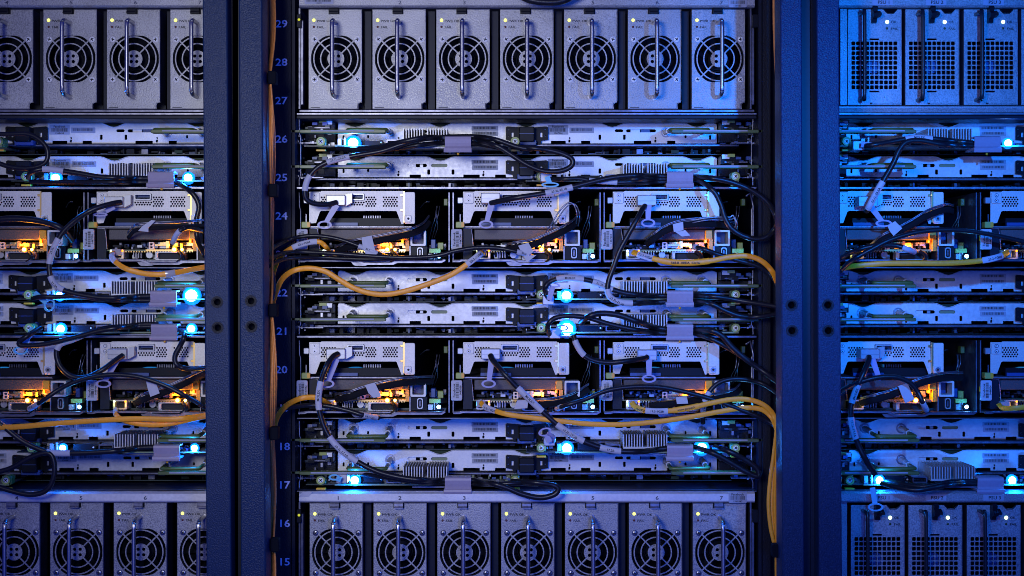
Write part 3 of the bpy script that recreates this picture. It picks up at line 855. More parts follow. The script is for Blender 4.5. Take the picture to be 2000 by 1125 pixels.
# ------------------------------------------------------------------ compute nodes (three per bay, bracket with vents on top)
def node(rack, i, top, label, tagno, orange, blue=True):
    fr = Frame(605, 373, 0)
    dx = 295.5 * i + off_at(rack, top) + (0 if i == 0 else (3 if i == 1 else 0))
    dx -= 2 if i == 0 else 0
    r = empty('compute_node', label, 'server node', W(605 + dx, top, 0), 'compute nodes, three to a bay')
    hi = top > 562
    A = lambda n, k, f, lab=None: part(n, ('node', k), f, fr, r, (0, 0), lab)
    def bracket(b):
        o = [(606, 374), (628, 374), (629, 372.5), (789, 372.5), (790, 437), (786, 437), (777, 413), (775, 411.5), (630, 411.5), (627, 413), (619, 435), (606, 436)]
        hs = [rrect(680, 377.5, 714, 391, 2, 2)]
        rnd = 0
        for (a, c, p0, p1) in ((629, 660, 385, 403), (680, 714, 395, 403), (716, 738, 385, 403), (750, 778, 385, 403)):
            row = 0; p = p0
            while p <= p1:
                x = a + (2.6 if row % 2 else 0)
                while x <= c - 1.5:
                    hs.append(circ(x + 1.3, p, 2.0, 6)); x += 5.2
                p += 4.2; row += 1
        b.fill(o, hs, 0, 2.5, 'bracket_steel')
        b.rbox(607, 627, -2.5, 0, 375.5, 397, 'bracket_steel', 3, .6)
        for p in (381, 391.5):
            b.cyl(617, p, 4.0, -3.4, -2, 'edge_steel'); b.cyl(617, p, 2.4, -3.8, -3.3, 'bright_screw'); b.cyl(617, p, 1.2, -4.0, -3.7, 'ink')
        b.box(629, 789, 20, 24, 374, 411, 'dark_void')
    A('mounting_bracket', 'br', bracket)
    def flange(b):
        b.rbox(792.5, 813, -8, -5.5, 375, 437, 'bracket_steel', 3, .6)
        b.box(790, 793, -8, 3, 374, 434, 'brass')
        b.rbox(792, 806, -11, -8, 420, 434, 'bracket_steel', 2, .6)
        b.ring(800.5, 427, 2.4, 5, -13, -10.5, 'edge_steel', 16); b.cyl(800.5, 427, 2.3, -11.8, -11, 'ink', 10)
        for p in (381, 410): b.rbox(784, 793, -5, -1, p - 2, p + 2, 'brass', 1, .4)
    A('flange', 'fl', flange)
    def port(b):
        b.fill(rrect(680.5, 378, 713.5, 390.5, 2, 2), [rrect(683, 380.5, 711.5, 388.5, 1, 1)], -7, 14, 'plug_steel')
        b.box(683, 712, 12, 15, 380, 389, 'port_blue'); b.box(686, 708, 2, 12, 385, 387, 'black_plastic')
    A('network_port', 'po', port)
    A('side_tab', 'sdt', lambda b: b.rbox(595, 606, -3, 8, 385, 397, 'plug_steel', 2, 1))
    def cap(b):
        b.rbox(592, 608, -10, 10, 433, 445, 'lime_plastic', 2, 1)
        b.box(603, 608.6, -10.6, 0, 434, 443, 'yellow_plastic'); b.box(599.5, 601.5, -4, -1, 418, 433, 'rail_steel')
    A('release_cap', 'cap', cap)
    def deck(b):
        b.profile([(-2, 441), (-3, 442), (-3, 443.6), (300, 443.6), (300, 440)], 604, 806, 'edge_steel')
        b.box(606, 806, 0, 300, 443.8, 446, 'drive_steel')
        b.rbox(627, 805, 8, 260, 447, 468, 'drive_steel', 2, 1.5)
        b.box(640, 790, 14, 200, 425, 440, 'black_plastic')
        for k in range(8): b.box(708 + k * 4.6, 710 + k * 4.6, 40, 90, 419, 434, 'rail_steel')
        b.box(640, 700, 6, 40, 434, 440, 'port_blue')
        b.box(606, 624, 2, 240, 447, 505, 'dark_paint')
        b.tube([(606, 0, 445), (622, 0, 446), (624, 0, 460), (626, 0, 486)], 1.3, 'edge_steel', n=6)
    A('drive_deck', 'dk', deck)
    def board(b):
        b.box(624, 806, 10, 280, 487, 489.4, 'board_edge')
        b.box(700, 806, 6, 9, 486.5, 489.8, 'brass')
        b.greeble(630, 730, 18, 80, 471, 487, 34, ['black_plastic', 'rail_steel', 'port_blue', 'black_plastic', 'plug_steel'], 3, 3, 12)
        b.greeble(712, 792, 20, 80, 471, 484, 34, ['rail_steel', 'brass', 'black_plastic', 'plug_steel', 'brass'], 5, 3, 13)
        b.fill(rrect(704, 472, 714, 486, 1, 1), [rrect(706.5, 474, 711.5, 478, .5, 1), rrect(706.5, 480, 711.5, 484, .5, 1)], 16, 24, 'bracket_steel')
        b.box(716, 748, 16, 20, 476.5, 479, 'brass'); b.box(738, 744, 14, 24, 470, 484, 'brass')
        for k in range(26): b.box(660 + k * 5.2, 662.4 + k * 5.2, 8, 14, 489.6, 492, 'brass')
        b.box(624, 872, 30, 260, 505, 508, 'circuit_board')
        b.greeble(664, 730, 30, 90, 491, 506, 18, ['black_plastic', 'rail_steel', 'black_plastic', 'plug_steel'], 8, 3, 14)
        for k in range(4): b.box(672 + k * 5, 673.6 + k * 5, 20, 24, 491, 503, 'edge_steel')
        b.cyl(704, 497, 6.5, 20, 44, 'plug_steel', 14)
        b.greeble(808, 872, 60, 160, 470, 506, 24, ['black_plastic', 'port_blue', 'rail_steel', 'dark_paint', 'rail_steel'], 12, 4, 16)
    A('circuit_board', 'bd', board)
    def rj(b):
        b.fill(rrect(632, 486.5, 659, 505, 1.5, 2), [rrect(636, 489, 655, 503, 1, 1)], -2, 40, 'plug_steel')
        b.box(636, 655, 30, 34, 489, 503, 'ink')
        b.dome(634.5, 489.5, 2.2, -2, 'led_pale'); b.dome(656.5, 489.5, 2.2, -2, 'led_orange_rim')
    A('ethernet_port', 'rj', rj)
    def yellow(b):
        b.rbox(787, 800, -2, 20, 449, 467, 'yellow_plastic', 2, 1); b.box(794, 801, 0, 24, 467, 490, 'yellow_plastic')
        b.box(786, 790, 4, 20, 467, 474, 'yellow_plastic')
    A('card_guide', 'yl', yellow)
    def vga(b):
        b.fill(rrect(721, 491, 779, 507, 2, 2), [rrect(727, 493, 773, 506, 2, 2)], -4, 20, 'plug_steel')
        b.box(727, 773, 10, 14, 493, 506, 'ink')
        for x in (722.6, 773.6): b.rbox(x, x + 4.2, -8, -3, 494, 504, 'bracket_steel', 1, .5)
        b.tube(catmull([(768, -3, 492), (775, -10, 497), (776, -16, 506), (768, -18, 514)], 4), 5, 'cable_black', n=8)
    A('display_port', 'vg', vga)
    def pf(b):
        b.fill(rrect(804, 449, 834, 480, 2.5, 3), [rrect(807.5, 452.5, 830, 476, 1.5, 2)], -6, 30, 'bracket_steel')
        b.box(808, 830, 40, 44, 452, 477, 'port_blue')
    A('port_frame', 'pf', pf)
    def usb(b):
        b.box(803, 836, 2, 60, 481, 507, 'black_plastic'); b.box(802, 804, -4, 40, 480, 508, 'edge_steel')
        b.fill(rrect(817, 483, 828, 504, 3.5, 4), [rrect(818.6, 484.8, 826.4, 502.2, 3, 3)], -4, 8, 'plug_steel')
        b.box(821.4, 823.6, -3, 6, 488, 499, 'rail_steel')
        b.rbox(838, 847, -3, 20, 495, 506, 'plug_steel', 1, .5); b.cyl(853 - 8, 499, 0.1, 0, 1, 'plug_steel')
        b.box(840, 862, 6, 26, 485, 493, 'lime_plastic')
        for k in range(2): b.tube([(850 + 5 * k, 12, 493), (850 + 5 * k, 12, 507)], 2.3, 'plug_steel', n=8)
        b.rbox(842, 851, 30, 60, 466, 484, 'port_blue', 1, 1); b.rbox(855, 866, 40, 60, 472, 486, 'lime_plastic', 1, 1)
    A('usb_port', 'us', usb)
    def floor(b):
        lip = [(588, 508), (600, 508), (604, 506.5), (700, 506.5), (706, 508), (716, 513), (768, 513), (776, 508.5), (866, 508.5), (872, 506), (873, 509), (866, 513.5), (780, 513.5), (772, 517), (714, 517), (704, 512), (698, 510), (606, 510), (600, 512), (588, 512)]
        b.prism(lip, -26, -18, 'rail_steel', 0)
        b.box(588, 872, -18, 300, 508.5, 511, 'rail_steel')
        b.prism([(690, 512), (726, 512), (722, 517), (718, 519), (698, 519), (694, 517)], -20, -14, 'rail_steel')
        b.tube([(x, -26.5, p) for x, p in lip[:9]], 0.9, 'edge_steel', n=5)
        b.tube([(x, -26.5, p) for x, p in lip[7:10]], 0.9, 'edge_steel', n=5)
    A('tray_floor', 'fo', floor)
    def tag(b):
        b.rbox(583, 604.5, -14, -10, 447.5, 487, 'white_label', 3, .6)
        b.text('Facebook', 589, 467, 4.6, -14.6, 'ink', rot=-math.pi / 2, sx=1.05)
        b.bars(592.5, 598, 452, 482, -14.6, 'ink', int(tagno) % 89, vert=True)
        b.text(tagno, 601.3, 467, 3.8, -14.6, 'ink', rot=-math.pi / 2)
        b.box(584, 603, -10, 4, 448, 487, 'rail_steel'); b.box(582.6, 584.4, -8, -4, 460, 470, 'yellow_plastic')
    part('asset_tag', None, tag, fr, r)
    if orange:
        A('warning_led', 'lo', lambda b: (b.dome(759, 487, 5.4, -5, 'led_orange_rim', depth=0.5), b.dome(759, 487, 3.6, -8, 'led_orange', depth=0.6), b.rbox(754, 780, -2, 10, 485, 491, 'black_plastic', 1, .5)))
        A('activity_led', 'lo2', lambda b: b.dome(774, 487, 3.0, -6, 'led_orange', 'led_orange_rim', 0.8))
    for (x, p, y, e) in ((759, 481, 4, 0.034), (745, 478, 14, 0.016), (784, 472, 2, 0.012)):
        glow(r, x, p, y, fr, e * (1.7 if orange else 0.8), (1.0, 0.29, 0.008), 0.004)
    glow(r, 634, 496, -8, fr, 0.0016, (0.9, 1.0, 0.2)); glow(r, 652, 497, -8, fr, 0.004, (1.0, 0.5, 0.05))
    if blue:
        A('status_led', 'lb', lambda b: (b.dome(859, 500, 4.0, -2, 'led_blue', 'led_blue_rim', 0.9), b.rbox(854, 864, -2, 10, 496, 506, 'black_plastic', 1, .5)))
        glow(r, 859, 499, -14, fr, 0.02, (0.01, 0.32, 1.0))
    glow(r, 690, 425, 60, fr, 0.010, (0.03, 0.35, 1.0), 0.01)  # blue point light inside the node; no LED part is built here
    # loose wires deep in the gap at the right of the node
    def wires(b):
        for a, (x0, x1) in enumerate(((836, 850), (842, 856), (847, 852))):
            b.tube(catmull([(x0, 60, 470 - a * 4), (x0 + 8, 40, 440), (x1, 30, 425 - 6 * a), (x1 + 3, 40, 400)], 5), 0.8, 'edge_steel', n=5)
        b.tube(catmull([(818, 70, 402), (830, 50, 392), (838, 50, 391)], 5), 0.7, 'edge_steel', n=5)
        b.rbox(866, 874, 60, 80, 384, 398, 'green_plastic', 1, 1)
    A('loose_wire', 'lw', wires)
    return r

nth = ['left', 'middle', 'right']
NTAG = {('middle', 0, 0): '1447039', ('middle', 0, 1): '1447040', ('middle', 0, 2): '1447043', ('middle', 1, 0): '1447042', ('middle', 1, 1): '1447038', ('middle', 1, 2): '1447044',
        ('left', 0, 2): '1447090', ('left', 1, 2): '1448966', ('right', 0, 1): '1447017', ('right', 1, 1): '1444024'}
for rk, dx in RACKS:
    for row, top in ((0, 373.5), (1, 667.5)):
        for i in range(3):
            if rk == 'left' and i == 0: continue
            if rk == 'right' and i == 2: continue
            orange = (rk, row, i) in (('middle', 0, 0), ('middle', 0, 1), ('middle', 1, 0), ('left', 0, 1), ('left', 0, 2), ('left', 1, 1), ('left', 1, 2), ('right', 1, 0))
            pos = {'left': {1: 'left one in view', 2: 'right one beside the upright'}, 'middle': {0: 'leftmost', 1: 'centre one', 2: 'rightmost'},
                   'right': {0: 'beside the upright', 1: 'at the photo edge'}}[rk][i]
            lab = 'vented compute node in the %s bay of the %s rack, %s' % (['upper', 'lower'][row], rk, pos)
            node(rk, i, top, lab, NTAG.get((rk, row, i), '1447%03d' % (100 + 7 * i + row)), orange)

# ------------------------------------------------------------------ cables
CLIPS = [((862, 926), ((255, 295), (924, 952))), ((1284, 1350), ((335, 362), (565, 597), (632, 660), (860, 892))),
         ((268, 334), ((338, 362), (570, 594), (630, 646), (868, 884))), ((1886, 1956), ((270, 294), (935, 952)))]
def in_clip(x, p):
    return any(a <= x <= b and any(c <= p <= d for c, d in rows) for (a, b), rows in CLIPS)
def through_clips(P):
    # lead the cable back under the retaining clips it runs through
    out = []
    for v in P:
        k = K(v.y); px = 1000 + (v.x - 1000) / k; pp = 562.5 + (v.z - 562.5) / k; y = v.y
        for (a, b), rows in CLIPS:
            for c, d in rows:
                if c - 10 <= pp <= d + 10:
                    t = min(1.0, max(0.0, a - px, px - b) / 42.0); t = t * t * (3 - 2 * t)
                    y = max(y, 5 * (1 - t) + v.y * t)
        k2 = K(y)
        out.append(Vector((1000 + (px - 1000) * k2, y, 562.5 + (pp - 562.5) * k2)))
    return out
def wpts(pts, y0):
    out = []
    for q_ in pts:
        y = q_[2] if len(q_) > 2 else y0
        k = K(y)
        out.append(Vector((1000 + (q_[0] - 1000) * k, y, 562.5 + (q_[1] - 562.5) * k)))
    return out

def cable(name, label, cat, pts, r=5.0, m='cable_black', y=-60, flat=None, group=None, sleeves=(), plug=None, n=7, wires=None):
    P = catmull(wpts(pts, y), n)
    if y > -100 and cat == 'cable' and name == 'black_cable': P = through_clips(P)
    if name == 'power_cable' or cat == 'cable':
        rnd = random.Random(len(pts) * 13 + int(pts[0][0]))
    root_p = P[0]
    fr = Frame(root_p.x, root_p.z, 0)
    single = not sleeves and not plug and not wires
    loc = Vector(((root_p.x - 1000) * S, 0, -(root_p.z - 562.5) * S))
    mb = MB(); mb.tube(P, r, m, rd=flat, n=12 if flat is None else 12, flat=flat is not None)
    me = finish(mb, fr, 'jacket' if not single else name)
    if single:
        o = link(me, name, None, loc); o['label'] = label; o['category'] = cat
        if group: o['group'] = group
        return o
    root = empty(name, label, cat, loc, group)
    link(me, 'jacket', root)
    L = [0.0]
    for a, b in zip(P, P[1:]): L.append(L[-1] + (b - a).length)
    def at(t):
        t = max(0, min(1, t)) * L[-1]
        for i in range(len(L) - 1):
            if L[i + 1] >= t:
                f = (t - L[i]) / max(1e-6, L[i + 1] - L[i]); return P[i].lerp(P[i + 1], f)
        return P[-1]
    for sv in sleeves:
        t0, t1, txt = sv[:3]; sm = sv[3] if len(sv) > 3 else 'white_label'
        mb = MB(); nn = 8
        seg = [at(t0 + (t1 - t0) * i / nn) for i in range(nn + 1)]
        mb.tube(seg, r + 0.9, sm, rd=(flat + 0.9) if flat else None, n=14, flat=flat is not None)
        if txt:
            d = (seg[-1] - seg[0]); c = seg[nn // 2]
            a = math.atan2(d.z, d.x)
            if a > math.pi / 2: a -= math.pi
            if a < -math.pi / 2: a += math.pi
            ln = d.length; h = min(r * 0.78, 5.0)
            _, _, wd = text_geo(txt)
            sx = min(1.1, ln * 0.86 / (wd * h))
            yy = min(s_.y for s_ in seg) - (flat or r) - 1.3
            mb.text(txt, c.x, c.z, h, yy, 'ink', rot=a, sx=sx)
        link(finish(mb, fr, 'label_sleeve'), 'label_sleeve', root)
    if plug: plug(root, fr, P)
    if wires:
        for k, (dx_, dz_) in enumerate(wires):
            mb = MB(); mb.tube([p + Vector((dx_, -2, dz_)) for p in P], 1.3, 'edge_steel', n=6)
            link(finish(mb, fr, 'wire'), 'wire', root)
    return root

def qsfp(x, p, tx, tp, rx=14, ry=8, side=True, tab='tab_plastic', tw=6):
    """silver plug on the bracket with its pull tab ending in a ring at (tx,tp)"""
    def f(root, fr, P):
        mb = MB()
        mb.rbox(x - 19, x + 18, -34, -1, p - 10, p + 10, 'plug_steel', 1.5, 1.2)
        mb.box(x - 17, x + 16, -34.6, -34, p + 1, p + 1.8, 'rail_steel')
        if side: mb.prism([(x + 17, p - 12), (x + 30, p - 14), (x + 30, p + 4), (x + 17, p + 11)], -24, -8, 'plug_steel')
        link(finish(mb, fr, 'plug'), 'plug', root)
        mb = MB()
        x0, p0 = x + 2, p + 9
        d = Vector((tx - x0, tp - p0)); L_ = d.length; d.normalize(); nrm = Vector((-d.y, d.x))
        a = Vector((tx, tp)) - d * (ry if abs(d.y) > 0.6 else rx) * 0.85
        strip = [(x0 + nrm.x * tw, p0 + nrm.y * tw), (a.x + nrm.x * tw * 0.75, a.y + nrm.y * tw * 0.75), (a.x - nrm.x * tw * 0.75, a.y - nrm.y * tw * 0.75), (x0 - nrm.x * tw, p0 - nrm.y * tw)]
        mb.prism(strip, -41, -39, tab)
        mb.fill(circ(tx, tp, rx, 26, ry), [circ(tx, tp, rx - 4.2, 22, ry - 3.0)], -42.5, -39.5, tab)
        link(finish(mb, fr, 'pull_tab'), 'pull_tab', root)
    return f
def looptab(x, p, tx, tp, rx=12, ry=7, tab='tab_cyan', mouth=True, ang=0.0):
    """plug on a tray board: small silver shell and a pull tab ring"""
    def f(root, fr, P):
        def g(a, y=-30): k = K(y); return (1000 + (a[0] - 1000) * k, 562.5 + (a[1] - 562.5) * k)
        X, Pp = g((x, p)); TX, TP = g((tx, tp))
        if mouth:
            mb = MB(); mb.rbox(X - 12, X + 10, -30, 20, Pp - 9, Pp + 9, 'plug_steel', 1.5, 1.2)
            link(finish(mb, fr, 'plug'), 'plug', root)
        mb = MB()
        d = Vector((TX - X, TP - Pp)); d.normalize(); nrm = Vector((-d.y, d.x)); tw = 5
        a = Vector((TX, TP)) - d * min(rx, ry) * 0.8
        mb.prism([(X + nrm.x * tw, Pp + nrm.y * tw), (a.x + nrm.x * tw, a.y + nrm.y * tw), (a.x - nrm.x * tw, a.y - nrm.y * tw), (X - nrm.x * tw, Pp - nrm.y * tw)], -47, -45, tab)
        ca, sa = math.cos(ang), math.sin(ang)
        def el(a_, b_, n): return [(TX + u * ca - v * sa, TP + u * sa + v * ca) for u, v in circ(0, 0, a_, n, b_)]
        mb.fill(el(rx, ry, 26), [el(rx - 4, ry - 2.8, 22)], -48.5, -45.5, tab)
        link(finish(mb, fr, 'pull_tab'), 'pull_tab', root)
    return f
def rj45plug(x, p, ang, m='cable_amber'):
    def f(root, fr, P):
        mb = MB()
        mb.rbox(x - 9, x + 9, -14, 24, p - 6.5, p + 6.5, 'clear_sleeve', 1.5, 1)
        mb.box(x - 2, x + 2, -15, -10, p - 9, p - 6, 'clear_sleeve')
        link(finish(mb, fr, 'plug'), 'plug', root)
    return f

DG = 'black direct-attach cables looped across the racks'
OG = 'flat orange network cables'
B = 'black_cable'; CB = 'cable'
# --- middle rack, pair beside 26 / 25
cable(B, 'black cable rising from the leftmost number 24 node to the clip by number 26', CB,
      [(658, 395, -38), (640, 399, -46), (612, 397, -55), (597, 386, -60), (597, 362), (606, 342), (625, 324), (655, 312), (700, 303), (745, 295), (785, 282), (825, 272), (868, 268), (895, 267), (925, 267), (965, 272), (1010, 287), (1040, 292)],
      5.0, y=-62, group=DG, sleeves=[(0.125, 0.175, ''), (0.24, 0.31, '23.1L-25.2A')], plug=qsfp(660, 393, 639, 441))
cable(B, 'black cable curling in a wide loop right of the lilac clip by number 26', CB,
      [(700, 290, -20), (740, 287, -40), (790, 276), (840, 268), (890, 273), (930, 275), (970, 285), (1000, 303), (1030, 322), (1062, 334), (1095, 334), (1116, 324), (1117, 311), (1100, 301), (1070, 293), (1035, 289), (1000, 287, -30)],
      5.0, y=-66, group=DG)
cable(B, 'lower black cable of the bundle under the lilac clip by number 26', CB,
      [(660, 290, 0), (700, 292, -20), (760, 292, -40), (820, 283, -55), (880, 279, -58), (940, 283, -50), (990, 291, -20)], 4.6, y=-60, group=DG)
# --- pair beside 25
cable(B, 'black cable rising right from the centre number 24 node through the clip by number 25', CB,
      [(958, 397, -38), (975, 393, -48), (1010, 386), (1050, 380), (1100, 370), (1150, 357), (1195, 347), (1240, 343), (1290, 344), (1340, 345), (1390, 348), (1435, 358), (1475, 376), (1503, 400), (1516, 425), (1522, 450, -90)],
      5.2, y=-64, group=DG, sleeves=[(0.16, 0.235, '23.2L-25.1B')], plug=qsfp(959, 389, 950, 440, side=False))
cable(B, 'black cable drooping in a round loop at the right end of the upper node bay', CB,
      [(1180, 352, -30), (1240, 350), (1290, 350), (1345, 348), (1372, 356), (1395, 375), (1408, 400), (1416, 425), (1428, 445), (1450, 460), (1478, 467), (1500, 461), (1514, 445), (1524, 425, -90)],
      5.0, y=-68, group=DG)
cable(B, 'short black cable with a cyan ring tab by number 25, middle rack', CB,
      [(1075, 350, -30), (1100, 350), (1130, 349), (1155, 353), (1190, 355), (1230, 357), (1280, 356), (1310, 355)], 4.6, y=-50, group=DG,
      sleeves=[(0.30, 0.50, '')], plug=looptab(1068, 346, 1074, 362, 17, 5))
# --- pair beside 22 / 21
cable(B, 'black cable falling from the rightmost number 24 node and turning right by number 22', CB,
      [(1260, 402, -38), (1254, 410, -50), (1243, 430), (1226, 460), (1209, 492), (1199, 520), (1189, 548), (1187, 570), (1196, 584), (1216, 591), (1250, 592), (1290, 590), (1345, 588), (1385, 592), (1415, 606), (1445, 617), (1480, 619), (1524, 612, -90)],
      5.2, y=-64, group=DG, sleeves=[(0.30, 0.40, '23.3L-21.20')], plug=qsfp(1261, 393, 1262, 437, side=False))
cable(B, 'black cable with two white sleeves arching above the blue light by number 22', CB,
      [(1075, 588, -20), (1067, 575, -40), (1065, 562), (1075, 550), (1100, 543), (1135, 545), (1165, 552), (1195, 565), (1230, 574), (1290, 578), (1345, 577), (1400, 580), (1450, 588), (1524, 600, -90)],
      5.0, y=-58, group=DG, sleeves=[(0.13, 0.22, 'MOLEX'), (0.25, 0.32, '21.2B-23.3')], plug=looptab(1072, 586, 1080, 556, 14, 5, 'tab_plastic', ang=0.2))
cable(B, 'black cable arching above the bright blue light by number 21 into its clip', CB,
      [(1075, 655, -20), (1070, 645, -45), (1072, 632), (1085, 621), (1112, 617), (1150, 621), (1190, 633), (1240, 644), (1290, 651), (1345, 650), (1385, 660), (1420, 678), (1455, 700), (1490, 725), (1524, 748, -90)],
      5.0, y=-58, group=DG, plug=looptab(1085, 652, 1098, 640, 12, 6, 'tab_cyan'))
cable(B, 'thick black cable running from the lower clip by number 21 down to the right rail', CB,
      [(1135, 630, -40), (1150, 618), (1175, 612), (1210, 616), (1250, 630), (1290, 642), (1345, 644), (1385, 645), (1410, 656), (1430, 678), (1455, 700), (1490, 725), (1522, 748, -90)],
      5.8, y=-70, group=DG)
cable(B, 'black cable with grey sleeve dipping from number 21 to the rightmost number 20 node', CB,
      [(1120, 655, -60), (1126, 672), (1139, 692), (1160, 704), (1190, 708), (1225, 705), (1258, 700, -45), (1264, 697, -38)], 5.0, y=-64, group=DG,
      sleeves=[(0.06, 0.25, '')], plug=qsfp(1262, 692, 1264, 737, side=False))
# --- lower nodes
cable(B, 'black cable from the leftmost node by number 20 falling to the clip by number 17', CB,
      [(660, 691, -38), (650, 697, -50), (638, 715), (627, 745), (622, 780), (626, 812), (640, 848), (665, 878), (700, 903), (740, 922), (790, 934), (840, 938), (895, 938), (940, 940), (985, 951), (1020, 965), (1055, 972), (1082, 966), (1090, 955), (1078, 947), (1040, 942), (1000, 940, -30)],
      5.4, y=-66, group=DG, sleeves=[(0.085, 0.15, 'MOLEX'), (0.215, 0.30, '19.1L-17.1A')], plug=qsfp(660, 690, 644, 747))
cable(B, 'lower black cable through the lilac clip by number 17', CB,
      [(700, 925, -10), (750, 932, -40), (820, 942), (895, 945), (960, 946), (1010, 944), (1050, 946, -20)], 4.6, y=-55, group=DG,
      plug=looptab(668, 935, 655, 930, 11, 6, 'tab_cyan'))
cable(B, 'black cable slanting from the centre number 20 node to the clip by number 18', CB,
      [(958, 694, -38), (963, 704, -48), (985, 730), (1012, 758), (1045, 790), (1080, 822), (1115, 848), (1155, 868), (1200, 880), (1250, 882), (1300, 876), (1345, 872), (1390, 884), (1425, 902), (1455, 920), (1480, 930), (1478, 915), (1455, 898), (1420, 880), (1395, 874, -30)],
      5.4, y=-68, group=DG, sleeves=[(0.11, 0.19, 'MOLEX'), (0.235, 0.31, '19.2L-17.2B'), (0.35, 0.40, '17.2B')], plug=qsfp(959, 690, 955, 747, side=False))
cable('serial_cable', 'short stubby lilac ring tab hanging beside the bracket by number 18', 'cable',
      [(1078, 868, -20), (1082, 855, -40), (1070, 846, -50)], 3.5, 'tab_plastic', y=-40, plug=looptab(1074, 862, 1064, 842, 13, 8, 'tab_plastic', ang=-0.3))
# --- thin black patch leads
TG = 'thin black leads at the node ports'
cable(B, 'thin black lead curving from the left rail over the orange light by number 24', CB,
      [(520, 500, -150), (535, 483, -110), (560, 470), (590, 462), (625, 461), (665, 468), (705, 482), (735, 494), (755, 501, -30)], 4.0, y=-48, group=TG, sleeves=[(0.80, 0.92, '23.1')])
cable(B, 'long black lead along the upper node bay front, ending at the centre node', CB,
      [(520, 512, -150), (545, 497, -100), (580, 492), (650, 495), (720, 500), (790, 503), (850, 500), (890, 490), (930, 484), (975, 485), (1015, 493), (1040, 501, -30)], 4.2, y=-52, group=TG, sleeves=[(0.93, 0.985, '23.2')])
cable(B, 'second black lead lying just under the first along the upper node bay', CB,
      [(525, 520, -150), (560, 505, -90), (620, 503), (700, 506), (770, 505), (830, 503, -20)], 3.8, y=-42, group=TG)
cable(B, 'thin black lead from the rightmost upper node running down right behind the orange cable', CB,
      [(1355, 482, -20), (1372, 486), (1400, 496), (1440, 508), (1480, 520), (1508, 540), (1522, 562, -90)], 4.6, y=-58, group=TG, sleeves=[(0.02, 0.09, '')])
cable(B, 'black lead arching over the lower centre and rightmost nodes to the right rail', CB,
      [(1088, 798, -25), (1105, 792), (1145, 779), (1185, 763), (1230, 756), (1285, 756), (1335, 765), (1385, 778), (1430, 794), (1475, 811), (1508, 828), (1524, 840, -90)], 4.6, y=-68, group=TG, sleeves=[(0.0, 0.06, '19.2-Q027')])
cable(B, 'black lead hooking over from the lowest right port of the rightmost node by number 19', CB,
      [(1373, 826, -10), (1373, 805, -30), (1376, 785), (1386, 765), (1402, 749), (1425, 741), (1455, 741), (1490, 750), (1524, 772, -90)], 4.6, y=-60, group=TG, sleeves=[(0.14, 0.24, '19.3'), (0.28, 0.36, '')])
cable(B, 'black lead lying across the front of the leftmost node by number 19', CB,
      [(520, 812, -140), (545, 800, -90), (600, 792), (640, 793), (680, 802), (710, 811), (740, 816, -30)], 4.6, y=-52, group=TG, sleeves=[(0.86, 0.98, '19.1-Q3')])
# --- flat ribbons with white flags
RG = 'flat black ribbon leads with white flags'
def ribbon(label, pts, flag, w_=6.2, y=-40):
    def fl(root, fr, P):
        mb = MB()
        for poly in flag:
            pp = [(1000 + (a - 1000) * K(y - 12), 562.5 + (b - 562.5) * K(y - 12)) for a, b in poly]
            mb.prism(pp, y - 13, y - 12, 'white_label')
        link(finish(mb, fr, 'white_flag'), 'white_flag', root)
    return cable('ribbon_lead', label, 'cable', pts, w_, 'ribbon_black', y=y, flat=2.0, group=RG, plug=fl, wires=((0, -9), (0, -11.5)))
ribbon('black ribbon lead with a white flag across the leftmost node by number 24', [(838, 432, 10), (826, 446, -10), (805, 456), (770, 464), (730, 472), (690, 480), (655, 492, -10)],
       [[(706, 464), (726, 460), (735, 498), (716, 500), (709, 484)]])
ribbon('black ribbon lead with a white flag across the centre node by number 24', [(1133, 424, 10), (1122, 438, -10), (1100, 452), (1070, 466), (1040, 478), (1005, 484), (990, 488, -10)],
       [[(1012, 480), (1032, 474), (1042, 492), (1030, 500), (1020, 496)], [(1022, 500), (1048, 498), (1030, 512)]])
ribbon('black ribbon lead with a folded white flag across the rightmost node by number 24', [(1440, 448, 0), (1415, 440, -20), (1375, 437), (1330, 441), (1298, 452), (1278, 466), (1262, 478, -10)],
       [[(1314, 438), (1334, 433), (1335, 451), (1316, 453)], [(1319, 453), (1338, 449), (1348, 460), (1332, 462)]])
ribbon('black ribbon lead with a white flag across the leftmost node by number 20', [(846, 745, 10), (825, 746, -10), (790, 748), (755, 754), (715, 764), (680, 776), (655, 780, -10)],
       [[(713, 752), (732, 747), (745, 774), (730, 777), (720, 768)]])
ribbon('black ribbon lead with a small white flag across the centre node by number 20', [(1150, 760, 10), (1120, 778, -10), (1085, 788), (1050, 790), (1010, 792, -10)],
       [[(1010, 782), (1032, 781), (1030, 797), (1004, 799)]])
ribbon('silver-edged ribbon lead with a white flag across the rightmost node by number 20', [(1445, 760, 0), (1430, 772, -20), (1390, 780), (1350, 784), (1300, 790), (1270, 794, -10)],
       [[(1320, 776), (1341, 773), (1344, 788), (1322, 789)]])
# --- orange network cables, middle rack
cable('network_cable', 'long orange cable sweeping below the leftmost number 24 node to the centre node', 'cable',
      [(530, 600, -130), (540, 568, -100), (553, 543, -80), (575, 528), (605, 524), (635, 530), (662, 546), (690, 562), (720, 572), (752, 575), (790, 569), (835, 555), (880, 537), (915, 514), (937, 497), (944, 492, -25)],
      5.2, 'cable_orange', y=-66, flat=1.5, group=OG, sleeves=[(0.86, 0.94, '23.2-1G08'), (0.945, 0.985, '', 'cable_amber')], plug=rj45plug(941, 494, 0))
cable('network_cable', 'short white-sleeved orange cable from the left rail to the leftmost number 24 node', 'cable',
      [(528, 560, -130), (538, 520, -100), (552, 497, -70), (575, 482), (605, 473), (625, 473), (638, 484), (644, 492, -20)],
      4.6, 'cable_orange', y=-58, flat=1.4, group=OG, sleeves=[(0.50, 0.72, '23.1-1G04')], plug=rj45plug(643, 495, 0))
